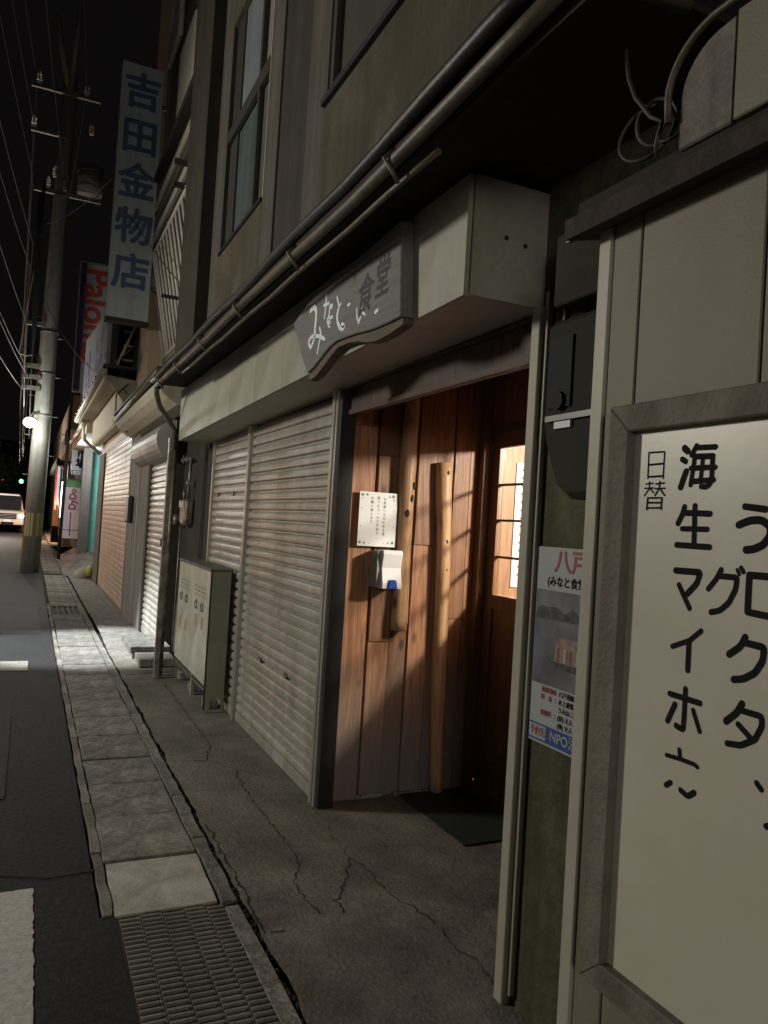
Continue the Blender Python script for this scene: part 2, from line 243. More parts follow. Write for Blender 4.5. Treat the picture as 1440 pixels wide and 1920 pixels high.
M = dict(
 asphalt=mat('asphalt', (.026, .0262, .028), .68, spec=.2, speck=.75, var=.6, scale=120, bump=.55, bscale=240, grime=(.55, .55, .55), gsc=1.2, gam=1),
 steel_pale=mat('pale_steel', (.20, .195, .175), .4, metal=.2, var=.2, scale=8, grime=(.6, .5, .4), gsc=8, gam=.5),
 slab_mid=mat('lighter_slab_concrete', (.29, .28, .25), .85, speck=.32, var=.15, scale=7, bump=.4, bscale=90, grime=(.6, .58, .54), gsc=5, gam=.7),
 tank_dirty=mat('weathered_tank', (.15, .14, .115), .7, var=.3, scale=8, bump=.2, streak=.5, speck=.2),
 patch=mat('asphalt_repair', (.016, .016, .018), .65, spec=.2, speck=.6, var=.5, scale=90, bump=.5, bscale=200),
 housing=mat('housing_paint', (.30, .28, .265), .45, var=.1, scale=4, grime=(.7, .66, .6), gsc=3, gam=.8),
 skyglass=mat('bluish_curtain', (.15, .175, .20), .7, var=.15, scale=3, streak=.2, bump=0),
 curtain_pale=mat('pale_blind', (.17, .155, .14), .85, var=.08, bump=0),
 soil=mat('soil', (.03, .03, .03), .95),
 paint=mat('road_paint', (.50, .48, .46), .7, var=.08, scale=60, bump=.15, bscale=250, speck=.2, chips=(.05, .05, .05)),
 slab=mat('slab_concrete', (.235, .228, .205), .85, speck=.42, var=.22, scale=9, bump=.55, bscale=90, perobj=.22, grime=(.62, .6, .56), gsc=5, gam=.8),
 slab_pale=mat('palest_slab_concrete', (.50, .49, .45), .85, speck=.16, var=.1, scale=7, bump=.35, bscale=110, grime=(.75, .74, .7), gsc=6, gam=.5),
 grate=mat('grate_iron', (.17, .16, .135), .65, var=.3, scale=14, bump=.4, bscale=80, perobj=.15),
 pit=mat('drain_dark', (.012, .012, .012), .9),
 apron=mat('old_concrete', (.22, .21, .178), .8, var=.3, scale=3.2, bump=.7, bscale=60, speck=.22, grime=(.42, .40, .36), gsc=1.7, gam=1.0),
 crack=mat('crack_dirt', (.018, .016, .012), .95, var=.3, bump=.5),
 shutter=mat('shutter_paint', (.385, .385, .36), .36, metal=.1, var=.1, scale=4, bump=.12, bscale=160, grime=(.72, .69, .62), gsc=3.2, gam=.8, streak=.18, world=True, perobj=.07),
 alu=mat('aluminium', (.40, .39, .35), .4, metal=.6, var=.1),
 alu_dark=mat('dark_aluminium', (.05, .048, .045), .45, metal=.4, var=.1),
 black=mat('black_rubber', (.012, .012, .014), .5, var=.2),
 fascia=mat('cream_fascia', (.35, .35, .30), .5, var=.1, scale=3, bump=.05, streak=.07, perobj=.03, grime=(.8, .78, .72), gsc=2.5, gam=.9, speck=.05),
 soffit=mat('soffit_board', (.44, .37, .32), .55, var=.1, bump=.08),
 lintel=wood('lintel_wood', (.026, .012, .008), (.065, .030, .020), .6),
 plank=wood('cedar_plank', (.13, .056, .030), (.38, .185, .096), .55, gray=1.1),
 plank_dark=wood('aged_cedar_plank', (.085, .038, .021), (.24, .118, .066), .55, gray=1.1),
 log=wood('peeled_log', (.24, .13, .065), (.54, .34, .19), .5, knots=True),
 roomwood=wood('room_wood', (.20, .115, .065), (.38, .25, .16), .5),
 doorwood=wood('door_wood', (.085, .043, .021), (.18, .095, .048), .45, knots=False),
 mossy=mat('mossy_concrete', (.13, .115, .075), .9, var=.4, scale=5, bump=.9, bscale=26, streak=.35, grime=(.45, .6, .38), gsc=3.5, gam=.9),
 trim=mat('white_trim', (.36, .345, .29), .5, var=.08, bump=.05, streak=.1),
 board=mat('sign_board_cream', (.52, .505, .43), .35, var=.03, scale=3, bump=.02, bscale=30, grime=(.9, .88, .84), gsc=2.2, gam=.9),
 panel=mat('beige_panel', (.175, .153, .118), .6, var=.06, scale=3, bump=.1, bscale=200, streak=.06),
 frame=mat('weathered_frame', (.15, .132, .108), .75, var=.2, scale=12, bump=.5, bscale=60, streak=.25),
 rust=mat('rusty_beam', (.045, .031, .022), .85, var=.5, scale=9, bump=.8, bscale=40, grime=(.4, .35, .3), gsc=6, gam=.8),
 ink=mat('black_ink', (.008, .008, .008), .8, spec=.15, var=.1, bump=0),
 upper=mat('stained_mortar', (.092, .082, .058), .9, var=.2, scale=4, bump=.4, bscale=50, speck=.12, streak=.2, grime=(.6, .55, .42), gsc=1.6, gam=1),
 upper_dark=mat('brown_corrugated_wall', (.032, .027, .018), .85, var=.25, scale=5, bump=.4, streak=.4),
 upper_pale=mat('grey_mortar', (.082, .075, .062), .9, var=.15, bump=.3, streak=.3),
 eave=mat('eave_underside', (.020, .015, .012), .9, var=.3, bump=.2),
 tin=mat('dark_tin', (.022, .024, .032), .5, metal=.3, var=.3),
 gutter=mat('old_gutter', (.115, .102, .078), .5, var=.25, scale=10, bump=.15, grime=(.5, .45, .38), gsc=7, gam=.8),
 wfr=mat('window_frame_dark', (.03, .028, .025), .6),
 curtain=mat('window_curtain', (.10, .115, .125), .85, var=.15, scale=6, streak=.15),
 curtain_w=mat('pale_curtain', (.13, .12, .11), .85, var=.1, streak=.1),
 oldwood=wood('old_sign_wood', (.12, .115, .115), (.20, .19, .19), .75, vert=False, knots=False, perobj=0),
 oldwood_e=wood('old_sign_edge', (.06, .042, .028), (.14, .10, .07), .75, vert=False, knots=False, perobj=0),
 white_ink=mat('white_brush_paint', (.80, .90, .92), .5, var=.1, scale=60, bump=.1),
 dark_ink=mat('faded_brush_ink', (.022, .022, .026), .7, var=.4, scale=60),
 cabinet=mat('cabinet_enamel', (.50, .51, .45), .38, var=.08, scale=3, bump=.05, grime=(.75, .72, .62), gsc=5, gam=.6),
 cabside=mat('cabinet_side_green', (.30, .33, .235), .5, var=.08, scale=3, bump=.05, grime=(.8, .78, .7), gsc=4, gam=.6),
 cabtop=mat('cabinet_top', (.12, .12, .105), .5, var=.2, scale=7),
 paper=mat('white_paper', (.72, .74, .78), .8, var=.03, bump=.03),
 paper_prt=mat('paper_print', (.16, .17, .17), .8), leaf_prt=mat('green_print', (.13, .27, .2), .8),
 plastic=mat('white_plastic', (.74, .74, .82), .3, var=.02, bump=0), plastic_g=mat('grey_plastic', (.24, .26, .24), .4, var=.04, bump=0),
 blue=mat('blue_plastic', (.03, .08, .45), .3, var=.05, bump=0),
 mat_green=mat('door_mat', (.012, .022, .013), .95, var=.4, scale=30, bump=1, bscale=200),
 poster=mat('poster_paper', (.36, .38, .39), .45, var=.04, bump=.02), poster_blue=mat('poster_blue', (.03, .07, .26), .45, var=.05, bump=0),
 poster_red=mat('poster_red', (.24, .06, .055), .45, bump=0), poster_photo=mat('poster_photo', (.13, .14, .16), .4, var=.5, scale=7, bump=0),
 poster_hill=mat('poster_hill', (.065, .07, .075), .4, var=.7, scale=50, bump=0), poster_boat=mat('poster_boat', (.28, .2, .16), .4, var=.4, scale=40, bump=0),
 meter=mat('meter_case', (.032, .031, .024), .8, spec=.2, var=.12, bump=.05), meter_gl=mat('meter_glass', (.012, .017, .02), .6, spec=.12, bump=0),
 steel=mat('galvanised_steel', (.20, .19, .165), .45, metal=.5, var=.2, scale=8, grime=(.6, .5, .4), gsc=8, gam=.5),
 tan=mat('tan_shutter', (.42, .32, .23), .42, spec=.35, world=True, perobj=.05, metal=.1, var=.08, scale=3, bump=.05, grime=(.8, .75, .7), gsc=3, gam=.8),
 tanwall=mat('tan_wall', (.34, .25, .17), .6, var=.1), cream=mat('cream_canopy', (.50, .46, .36), .75, spec=.2, var=.08, streak=.15, bump=.05),
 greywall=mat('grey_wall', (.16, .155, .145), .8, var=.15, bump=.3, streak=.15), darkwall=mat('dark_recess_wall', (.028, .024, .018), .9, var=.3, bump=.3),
 sign=mat('white_sign_enamel', (.32, .35, .375), .4, var=.06, scale=2, bump=.02, streak=.15), signblue=mat('sign_blue_paint', (.05, .075, .15), .5, var=.25, scale=25, bump=0),
 purple=mat('sign_violet_paint', (.13, .12, .30), .5, var=.2, bump=0), navy=mat('sign_navy', (.02, .022, .09), .4, var=.1, bump=0), red=mat('sign_red', (.36, .05, .04), .4, var=.1, bump=0),
 rail=mat('white_rail_paint', (.45, .42, .36), .5, var=.2, scale=20, bump=.1),
 pole=mat('pole_concrete', (.24, .24, .215), .8, var=.15, scale=5, bump=.3, bscale=90, streak=.2),
 cable=mat('cable_rubber', (.035, .035, .035), .6, var=.1, bump=0), insul=mat('insulator_ceramic', (.26, .26, .24), .3, bump=0), trafo=mat('transformer_grey', (.14, .14, .145), .5, var=.1),
 yellow=mat('yellow_guard', (.26, .22, .09), .5, var=.1), teal=mat('teal_paint', (.18, .56, .52), .6, var=.1, scale=3, bump=.05), green=mat('green_paint', (.12, .40, .16), .5, bump=0),
 vanwhite=mat('van_white', (.55, .53, .50), .25, var=.02, bump=0), vanglass=mat('van_glass', (.02, .02, .025), .08, bump=0), chrome=mat('chrome', (.6, .6, .6), .15, metal=1, bump=0),
 tyre=mat('tyre', (.02, .02, .02), .8), leafm=mat('night_foliage', (.04, .055, .03), .8, var=.4, perobj=.2),
 rubble=mat('sack_grey', (.26, .25, .2), .85, var=.2, bump=.6, bscale=30), yel2=mat('yellow_sheet', (.22, .23, .04), .5, var=.15),
)
GLASS = pane_glass()
BOARD= [(0.0032, [(1.211, 1.6867), (1.2102, 1.6339)]), (0.0032, [(1.211, 1.6867), (1.1676, 1.6858), (1.1683, 1.6325)]), (0.0032, [(1.2098, 1.6614), (1.168, 1.6621)]), (0.0032, [(1.2098, 1.6366), (1.1677, 1.637)]), (0.0027, [(1.2141, 1.6221), (1.1945, 1.6229)]), (0.0027, [(1.2175, 1.613), (1.1926, 1.6134)]), (0.0027, [(1.2049, 1.6257), (1.204, 1.6131), (1.217, 1.5978)]), (0.0027, [(1.2007, 1.6108), (1.1919, 1.6038)]), (0.0027, [(1.1871, 1.6214), (1.1643, 1.6226)]), (0.0027, [(1.1885, 1.6117), (1.1615, 1.6123)]), (0.0027, [(1.1765, 1.6261), (1.1773, 1.6115), (1.1875, 1.5981)]), (0.0027, [(1.1723, 1.6091), (1.1613, 1.5978)]), (0.0029, [(1.2072, 1.5931), (1.2086, 1.5693)]), (0.0029, [(1.2072, 1.5931), (1.1681, 1.5932), (1.1688, 1.5699)]), (0.0029, [(1.2077, 1.5835), (1.1686, 1.5833)]), (0.0029, [(1.2082, 1.5725), (1.1685, 1.5731)]), (0.0105, [(1.1165, 1.6895), (1.1083, 1.6833)]), (0.0105, [(1.1207, 1.668), (1.1119, 1.6632)]), (0.0105, [(1.1092, 1.6436), (1.1211, 1.6136)]), (0.0089, [(1.0865, 1.6917), (1.0976, 1.6753)]), (0.0089, [(1.0835, 1.6883), (1.0416, 1.6869)]), (0.0089, [(1.0905, 1.6717), (1.0469, 1.6702)]), (0.0089, [(1.0892, 1.6716), (1.0964, 1.6174)]), (0.0089, [(1.0469, 1.6702), (1.0467, 1.6286), (1.0511, 1.6162), (1.0599, 1.6123), (1.0705, 1.6136)]), (0.0084, [(1.0972, 1.6495), (1.0404, 1.6491)]), (0.0084, [(1.0927, 1.6237), (1.0427, 1.6254)]), (0.0073, [(1.0695, 1.6694), (1.0726, 1.6252)]), (0.0095, [(1.1086, 1.5745), (1.1119, 1.5615), (1.1227, 1.543)]), (0.0095, [(1.1079, 1.5633), (1.0463, 1.5622)]), (0.0095, [(1.1118, 1.5324), (1.0508, 1.533)]), (0.0105, [(1.0828, 1.5767), (1.0805, 1.5026)]), (0.0105, [(1.1232, 1.5006), (1.0435, 1.5001)]), (0.0105, [(1.1225, 1.4507), (1.0611, 1.4517), (1.0689, 1.4297), (1.0903, 1.4086)]), (0.0095, [(1.1121, 1.4235), (1.0831, 1.3819)]), (0.0095, [(1.0144, 1.46), (1.0245, 1.4419), (1.041, 1.423)]), (0.0095, [(1.0161, 1.4487), (0.9786, 1.4489), (0.9808, 1.4279), (0.9936, 1.4027), (1.0122, 1.3864), (1.0319, 1.3809)]), (0.0063, [(0.9794, 1.4627), (0.9743, 1.4552)]), (0.0063, [(0.9715, 1.4672), (0.9659, 1.4598)]), (0.0105, [(0.9534, 1.4549), (0.9537, 1.4228), (0.9534, 1.3918)]), (0.0105, [(0.9534, 1.4555), (0.9037, 1.4558), (0.8643, 1.4562), (0.8635, 1.3875)]), (0.0105, [(0.9525, 1.3909), (0.9214, 1.3891), (0.8641, 1.3874)]), (0.0105, [(0.97, 1.5757), (0.9278, 1.571)]), (0.0115, [(0.9809, 1.5429), (0.9581, 1.5513), (0.9355, 1.5526), (0.9174, 1.5425), (0.9154, 1.5273), (0.9286, 1.5096), (0.9482, 1.5009), (0.963, 1.4992)]), (0.0089, [(1.1204, 1.3033), (1.0786, 1.3211), (1.0526, 1.3431)]), (0.0095, [(1.0798, 1.3161), (1.0795, 1.2654)]), (0.0089, [(1.1205, 1.2116), (1.0468, 1.2102)]), (0.0095, [(1.0823, 1.2286), (1.082, 1.1887), (1.0826, 1.1512), (1.1003, 1.155)]), (0.0095, [(1.1062, 1.1939), (1.1223, 1.1592)]), (0.0089, [(1.0614, 1.1937), (1.0439, 1.159)]), (0.0079, [(1.1203, 1.0931), (1.0882, 1.0953), (1.0511, 1.0957), (1.0449, 1.0929)]), (0.0084, [(1.0893, 1.1119), (1.0868, 1.0993)]), (0.0095, [(1.1178, 1.036), (1.107, 1.0444)]), (0.0095, [(1.0811, 1.0385), (1.0636, 1.0324), (1.0491, 1.0444)]), (0.01, [(0.9556, 1.3463), (0.9639, 1.3293), (0.9872, 1.3113)]), (0.01, [(0.9564, 1.3372), (0.9163, 1.335), (0.9186, 1.3107), (0.9325, 1.2884), (0.9551, 1.2739), (0.9749, 1.2687)]), (0.01, [(0.9551, 1.2304), (0.9647, 1.2125), (0.9866, 1.1924)]), (0.01, [(0.957, 1.2188), (0.9144, 1.2183), (0.9134, 1.2013), (0.9258, 1.1762), (0.9533, 1.1587), (0.9814, 1.1542)]), (0.0095, [(0.9608, 1.1934), (0.9362, 1.1778)]), (0.0095, [(0.9177, 1.1049), (0.9085, 1.0972)]), (0.0095, [(0.8952, 1.04), (0.8811, 1.0475), (0.8736, 1.0419)])]
WSTR = [(0.0095, [(3.4655, 2.5044), (3.4123, 2.5103), (3.381, 2.4848), (3.3783, 2.4347), (3.3851, 2.4002), (3.3799, 2.3721)]), (0.0066, [(3.379, 2.3674), (3.4335, 2.3716), (3.4685, 2.3533), (3.4303, 2.3186), (3.4006, 2.3401), (3.3786, 2.3651), (3.311, 2.3515), (3.2433, 2.3248)]), (0.0057, [(3.3181, 2.3905), (3.2924, 2.3543), (3.3072, 2.3308), (3.3296, 2.2776)]), (0.0057, [(3.2574, 2.5282), (3.2505, 2.4894), (3.2611, 2.4243)]), (0.0057, [(3.2783, 2.4851), (3.2156, 2.4788)]), (0.0086, [(3.194, 2.4586), (3.1723, 2.4569)]), (0.0061, [(3.1991, 2.4534), (3.1994, 2.4213), (3.2232, 2.405), (3.1974, 2.3758), (3.178, 2.3673), (3.1992, 2.4062), (3.1586, 2.4057)]), (0.0047, [(3.116, 2.4822), (3.0856, 2.4371), (3.0914, 2.4052)]), (0.0047, [(3.0996, 2.4196), (3.0659, 2.4408)]), (0.0076, [(3.1026, 2.4035), (3.0907, 2.3675), (3.057, 2.3354), (3.0219, 2.3239), (3.0037, 2.3322), (3.0365, 2.3454)]), (0.0047, [(2.9829, 2.4148), (2.9563, 2.4145)]), (0.0047, [(2.878, 2.376), (2.8728, 2.3435), (2.8476, 2.3106), (2.834, 2.3309)]), (0.0042, [(2.8325, 2.3712), (2.8169, 2.3463), (2.7877, 2.3327)]), (0.0057, [(2.6878, 2.3167), (2.6661, 2.3209)])]
DSTR = [(0.0076, [(2.9063, 2.5213), (2.919, 2.4731)]), (0.0086, [(2.9006, 2.5178), (2.8474, 2.4662), (2.7897, 2.4196)]), (0.0076, [(2.6956, 2.5193), (2.6845, 2.4753)]), (0.0076, [(2.6402, 2.5031), (2.6591, 2.4829)]), (0.0066, [(2.733, 2.4963), (2.7295, 2.4728)]), (0.0057, [(2.7313, 2.4545), (2.6692, 2.4618), (2.6169, 2.4618), (2.5908, 2.4455), (2.6089, 2.436)]), (0.0066, [(2.7475, 2.4512), (2.7331, 2.4173)]), (0.0057, [(2.6381, 2.4294), (2.6888, 2.4133), (2.6603, 2.3894), (2.6396, 2.428)]), (0.0057, [(2.653, 2.382), (2.6411, 2.3607)]), (0.0057, [(3.0152, 2.4143), (2.9881, 2.414)]), (0.0057, [(2.7125, 2.3298), (2.6918, 2.3436)]), (0.0047, [(2.8997, 2.4167), (2.9064, 2.3946)])]
# ================================================================ GROUND
box(-60, 60, -10, 220, -.12, -.06).build('ground', M['soil'], kind='structure')
road = MB().prism([(-6.5, -6), (.384, -6), (.384, 2.99), (.33, 3.0), (.33, 95), (-6.5, 95)], 'z', -.05, 0).build('road', M['asphalt'], kind='structure')
def ragged(x0, x1, y0, y1, z, step=.018, amp=.0035):
    pts = []
    def edge(a, b, fx, fy):
        n = max(2, int(abs(b - a) / step))
        return [(fx(a + (b - a) * i / n) if fx else None, 0) for i in range(n)]
    n = int((y1 - y0) / step); k = int((x1 - x0) / step)
    for i in range(n): pts.append((x1 + random.uniform(-amp, amp), y0 + (y1 - y0) * i / n))
    for i in range(k): pts.append((x1 - (x1 - x0) * i / k, y1 + random.uniform(-amp, amp)))
    for i in range(n): pts.append((x0 + random.uniform(-amp, amp), y1 - (y1 - y0) * i / n))
    for i in range(k): pts.append((x0 + (x1 - x0) * i / k, y0 + random.uniform(-amp, amp)))
    return MB().prism(pts, 'z', z, z + .004)
ragged(-.62, .108, .2, 3.3, .001).build('white_line', M['paint'], road)
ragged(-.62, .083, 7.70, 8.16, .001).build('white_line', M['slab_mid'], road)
ragged(-1.9, -1.3, -3, 40, .001, .4).build('white_line', M['paint'], road)

MB().prism([(-1.2, 3.47), (-.4, 3.42), (.0, 3.45), (.16, 3.38), (.384, 3.40), (.384, 3.412), (.16, 3.395), (.0, 3.475), (-.4, 3.437), (-1.2, 3.49)], 'z', .0005, .002).build('crack', M['crack'], road)
for y0, y1, x0, x1 in ((4.35, 6.1, -1.1, -.02), (9.9, 12.5, -.9, .22)): ragged(x0, x1, y0, y1, .0008, .03, .004).build('asphalt_patch', M['patch'], road)
pave = box(.33, 1.56, -6, 95, -.06, -.035).build('pavement', M['pit'], kind='structure')
# gutter slabs, each half a metre, lifted and tilted a little
ys = [2.995, 3.465, 3.97, 4.47, 4.92, 5.43, 5.93, 6.45, 6.95, 7.46, 7.97, 8.47, 9.0, 9.52, 10.04, 10.58, 11.12, 11.66]
far = [12.74 + .52 * i for i in range(12)]; far2 = [19.6 + .6 * i for i in range(30)]
def slab(y0, y1, mt):
    j = lambda s=.006: random.uniform(-s, s); z = random.uniform(-.004, .004)
    a = [(.387 + j(), y0 + .006 + j(.005)), (.775 + j(), y0 + .006 + j(.005)), (.775 + j(), y1 - .006 + j(.005)), (.387 + j(), y1 - .006 + j(.005))]
    pts = []
    for i in range(4):
        p, q = a[i], a[(i + 1) % 4]
        for t in (0, .25, .5, .75):
            w = .004 if t else 0; pts.append((p[0] + (q[0] - p[0]) * t + random.uniform(-w, w), p[1] + (q[1] - p[1]) * t + random.uniform(-w, w)))
    MB().prism(pts, 'z', -.03, .0 + z).build('slab', mt, pave, bevel=.004)
for i in range(len(ys) - 1): slab(ys[i], ys[i + 1], M['slab_pale'] if i == 0 else (M['slab_mid'] if i == 1 else M['slab']))  # first slab palest, second paler than the rest
for L in (far, far2):
    for i in range(len(L) - 1): slab(L[i], L[i + 1], M['slab'])
def kerb(x0, x1, y0, y1, L, mt=None):
    y = y0
    while y < y1:
        e = min(y + L * random.uniform(.9, 1.1), y1); z = random.uniform(-.004, .003)
        pts = []; n = 6
        for i in range(n + 1): pts.append((x1 + random.uniform(-.005, .005), y + .004 + (e - y - .008) * i / n))
        for i in range(n + 1): pts.append((x0 + random.uniform(-.005, .005), e - .004 - (e - y - .008) * i / n))
        MB().prism(pts, 'z', -.032, .004 + z).build('kerb_strip', mt or M['slab'], pave, bevel=.003); y = e
kerb(.342, .381, 3.0, 13, .62, M['apron']); kerb(.782, .842, .6, 2.95, 1.2); kerb(.782, .842, 2.97, 12, .62); kerb(.782, .842, 12, 24, 1.2)
# the near grate: cross bars broken by lengthwise gaps, over a dark drain
gr = thing('drain_grate', (.58, 2.2, -.03), 'slotted iron drain grate in the gutter at the front of the picture', 'drain grate')
cols = [.392, .464, .470, .545, .551, .628, .634, .706, .712, .778]
y = 1.0; proto = None
while y < 2.965:
    m = MB()
    for c in range(5):
        x0, x1 = cols[c * 2], cols[c * 2 + 1]; off = .005 if c % 2 else -.007
        m.prism([(y + off, -.028), (y + off, -.003), (y + .004 + off, .002), (y + .016 + off, .001), (y + .021 + off, -.007), (y + .021 + off, -.028)], 'x', x0 + .004, x1 - .004)
    m.build('grate_bar', M['grate'], gr)
    y += .031
for x in (.389, .467, .548, .631, .709, .779): box(x - .0035, x + .0035, 1.0, 2.985, -.03, -.006).build('rail', M['grate'], gr)
for y0, y1, lab in ((11.7, 12.7, 'small drain grate in the gutter beside the tan shutters'), (19.0, 19.55, 'narrow drain grate in the gutter just behind the utility pole')):
    g2 = thing('drain_grate', (.58, (y0 + y1) / 2, -.03), lab, 'drain grate')
    for i in range(6): box(.392 + i * .075, .405 + i * .075, y0, y1, -.03, .0).build('rail', M['slab'], g2)
    box(.392, .775, y0, y0 + .03, -.03, -.001).build('rail', M['slab'], g2); box(.392, .775, y1 - .03, y1, -.03, -.001).build('rail', M['slab'], g2)
    for i in range(8): box(.40, .77, y0 + .05 + i * (y1 - y0) / 9, y0 + .05 + i * (y1 - y0) / 9 + .03, -.03, -.012).build('grate_bar', M['grate'], g2)
# uneven concrete apron between gutter and buildings
def sheet(x0, x1, y0, y1, nx, ny, f, name, mt, parent=None, kind=None, edge=.0):
    vs = []; fs = []
    for j in range(ny + 1):
        for i in range(nx + 1):
            x = x0 + (x1 - x0) * i / nx; y = y0 + (y1 - y0) * j / ny
            if i == 0 and edge: x += edge * noise.noise((0, y * 3.1, 5)) + edge * .5 * noise.noise((0, y * 11, 5))
            vs.append((x, y, f(x, y)))
    for j in range(ny):
        for i in range(nx): a = j * (nx + 1) + i; fs.append((a, a + 1, a + nx + 2, a + nx + 1))
    m = MB(); m.add(vs, fs, True); return m.build(name, mt, parent, kind=kind)
def apz(x, y):
    z = .0 + .004 * noise.noise((x * 2.2, y * 2.2, 0)) + .003 * noise.noise((x * 8, y * 8, 2)) + .0015 * noise.noise((x * 25, y * 25, 2))
    if y > 8.6: z += min(.05, (y - 8.6) * .05)
    return z
apron = sheet(.860, 2.62, -3, 8.2, 70, 448, apz, 'forecourt', M['apron'], kind='structure', edge=.018)
sheet(.856, 1.9, 8.2, 11.6, 30, 110, apz, 'forecourt_slab', M['slab'], apron, edge=.01)
sheet(.858, 1.9, 11.62, 18, 16, 60, lambda x, y: .03 + (x - .9) * .02, 'forecourt_slab', M['slab'], apron)
sheet(.78, 1.95, 18.02, 24.4, 16, 40, lambda x, y: .03 + max(0, min(1, (y - 18.5) / 3)) * .34 * min(1, (x - .78) / .5), 'forecourt_slab', M['apron'], apron)
sheet(.85, 1.95, 24.42, 60, 10, 40, lambda x, y: .36 * max(0, 1 - (y - 24.4) / 8), 'forecourt_slab', M['apron'], apron)
def crack(pts, w, z=.009):
    P = [Vector((p[0], p[1])) for p in pts]; Q = []
    for a, b in zip(P, P[1:]):
        n = max(2, int((b - a).length / .022))
        for i in range(n): Q.append(a.lerp(b, i / n) + Vector((random.gauss(0, .006), random.gauss(0, .006))))
    Q.append(P[-1]); m = MB(); L = []
    for i, q in enumerate(Q):
        d = (Q[min(i + 1, len(Q) - 1)] - Q[max(i - 1, 0)]); d = d.normalized() if d.length > 1e-6 else Vector((1, 0)); nn = Vector((-d.y, d.x))
        ww = w * (.2 + random.random()) * .36; L += [q + nn * ww, q - nn * ww]
    vs = [(v.x, v.y, apz(v.x, v.y) + .0015) for v in L]
    m.add(vs, [(2 * i, 2 * i + 1, 2 * i + 3, 2 * i + 2) for i in range(len(Q) - 1)]); return m.build('crack', M['crack'], apron)
crack([(1.19, 3.59), (1.19, 3.37), (1.18, 3.21), (1.1, 3.08), (1.1, 2.86), (1.13, 2.75)], .011)
crack([(1.18, 6.95), (1.18, 5.65), (1.18, 5.08), (1.09, 4.76), (1.21, 4.57), (1.18, 4.09), (1.19, 3.59)], .012)
crack([(.89, 4.78), (1.09, 4.74)], .012)
crack([(1.41, 3.21), (1.31, 3.01), (1.21, 2.85), (1.2, 2.75)], .013)
crack([(1.41, 3.21), (1.44, 3.11), (1.44, 2.93), (1.45, 2.78), (1.48, 2.73), (1.51, 2.56), (1.5, 2.39), (1.52, 2.29), (1.51, 2.15)], .011)
crack([(1.41, 3.21), (1.42, 3.5), (1.47, 3.61), (1.45, 3.8), (1.53, 3.88)], .006)
crack([(.89, 2.71), (.95, 2.70)], .012); crack([(.88, 3.75), (.885, 3.3), (.875, 2.71)], .016); crack([(.9, 7.4), (1.3, 7.5)], .03); crack([(1.21, 4.57), (1.4, 4.3), (1.49, 3.92)], .005)
# dirt tufts in the long gap
m = MB()
for i in range(420):
    y = random.uniform(1.2, 9); x = .853 + random.gauss(0, .006); s = random.uniform(.004, .010)
    m.sphere((x, y, -.006), s, (1, 1.4, .8), 5, 3)
m.build('gap_dirt', M['crack'], apron, kind='stuff')

# ================================================================ RESTAURANT BUILDING
XF = 1.505
R = thing('restaurant_building', (1.9, 4.6, 0), 'old two storey building with grey roller shutters, cream fascia and a cedar lined entrance', 'building')
def part(m, name, mt, parent=None, **k): return m.build(name, mt, parent or R, **k)
part(box(XF, XF + .12, .6, 2.10, -.03, 2.66), 'side_wall', M['mossy'])
part(box(XF + .02, XF + .12, 3.93, 8.6, -.03, 2.66), 'back_wall', M['darkwall'])
part(box(XF - .012, XF + .018, 6.93, 8.45, 0, 2.3), 'meter_wall', M['darkwall'])
part(box(XF - .10, XF + .03, 1.2, 8.45, -.02, .03), 'sill', M['apron']) if False else None
# roller shutters
prof = [(.002, 0), (-.012, .002), (-.0175, .007), (-.0190, .020), (-.0180, .038), (-.0130, .049), (-.0020, .055), (.002, .057), (.002, .0665)]
def shutter(name, x, y0, y1, z0, z1, pitch, parent, mt, prof=prof, frame=True, label=None):
    sh = part(MB().box(x + .004, x + .010, y0, y1, z0, z1 - .02), name, M['alu_dark'], parent, label=label)
    k = pitch / .068; n = int((z1 - z0 - .075) / pitch); first = None
    for i in range(n):
        if first is None:
            pts = [(x + px, z0 + .075 + pz * k) for px, pz in prof]
            m = MB(); vs = [(p[0], yy, p[1]) for yy in (y0, y1) for p in pts]; q = len(pts)
            m.add(vs, [(a, a + 1, a + 1 + q, a + q) for a in range(q - 1)])
            first = m.build('slat', mt, sh)
        else: copyto(first, (random.uniform(-.0012, .0012), 0, i * pitch))
    part(box(x - .022, x + .003, y0, y1, z0 + .004, z0 + .072), 'bottom_bar', mt, sh, bevel=.003)
    return sh
s1 = shutter('roller_shutter', XF, 3.925, 5.632, 0, 2.22, .068, R, M['shutter'])
s2 = shutter('roller_shutter', XF, 5.70, 6.88, 0, 2.22, .068, R, M['shutter'])
for y, z, s in ((5.078, .552, s1), (4.511, .558, s1), (6.698, 1.694, s2), (6.161, 1.696, s2)):
    part(box(XF - .0235, XF - .012, y - .028, y + .028, z - .016, z + .016), 'lock', M['alu_dark'], s)
    part(box(XF - .026, XF - .012, y - .018, y + .002, z - .010, z + .010), 'lock', M['alu'], s)
part(MB().prism([(XF - .045, 5.636), (XF - .045, 5.662), (XF - .03, 5.667), (XF - .045, 5.672), (XF - .045, 5.696), (XF + .01, 5.696), (XF + .01, 5.636)], 'z', 0, 2.2), 'shutter_post', M['alu'])
part(box(XF - .04, XF + .01, 6.88, 6.925, 0, 2.2), 'shutter_post', M['alu'])
for a, b, d in ((3.885, 3.923, .045), (3.862, 3.882, .030), (3.838, 3.860, .045)): part(box(XF - d, XF + .01, a, b, 0, 2.215), 'shutter_rail', M['alu'])
part(box(XF - .035, XF + .05, 3.80, 3.836, 0, 2.215), 'shutter_rail', M['black'])
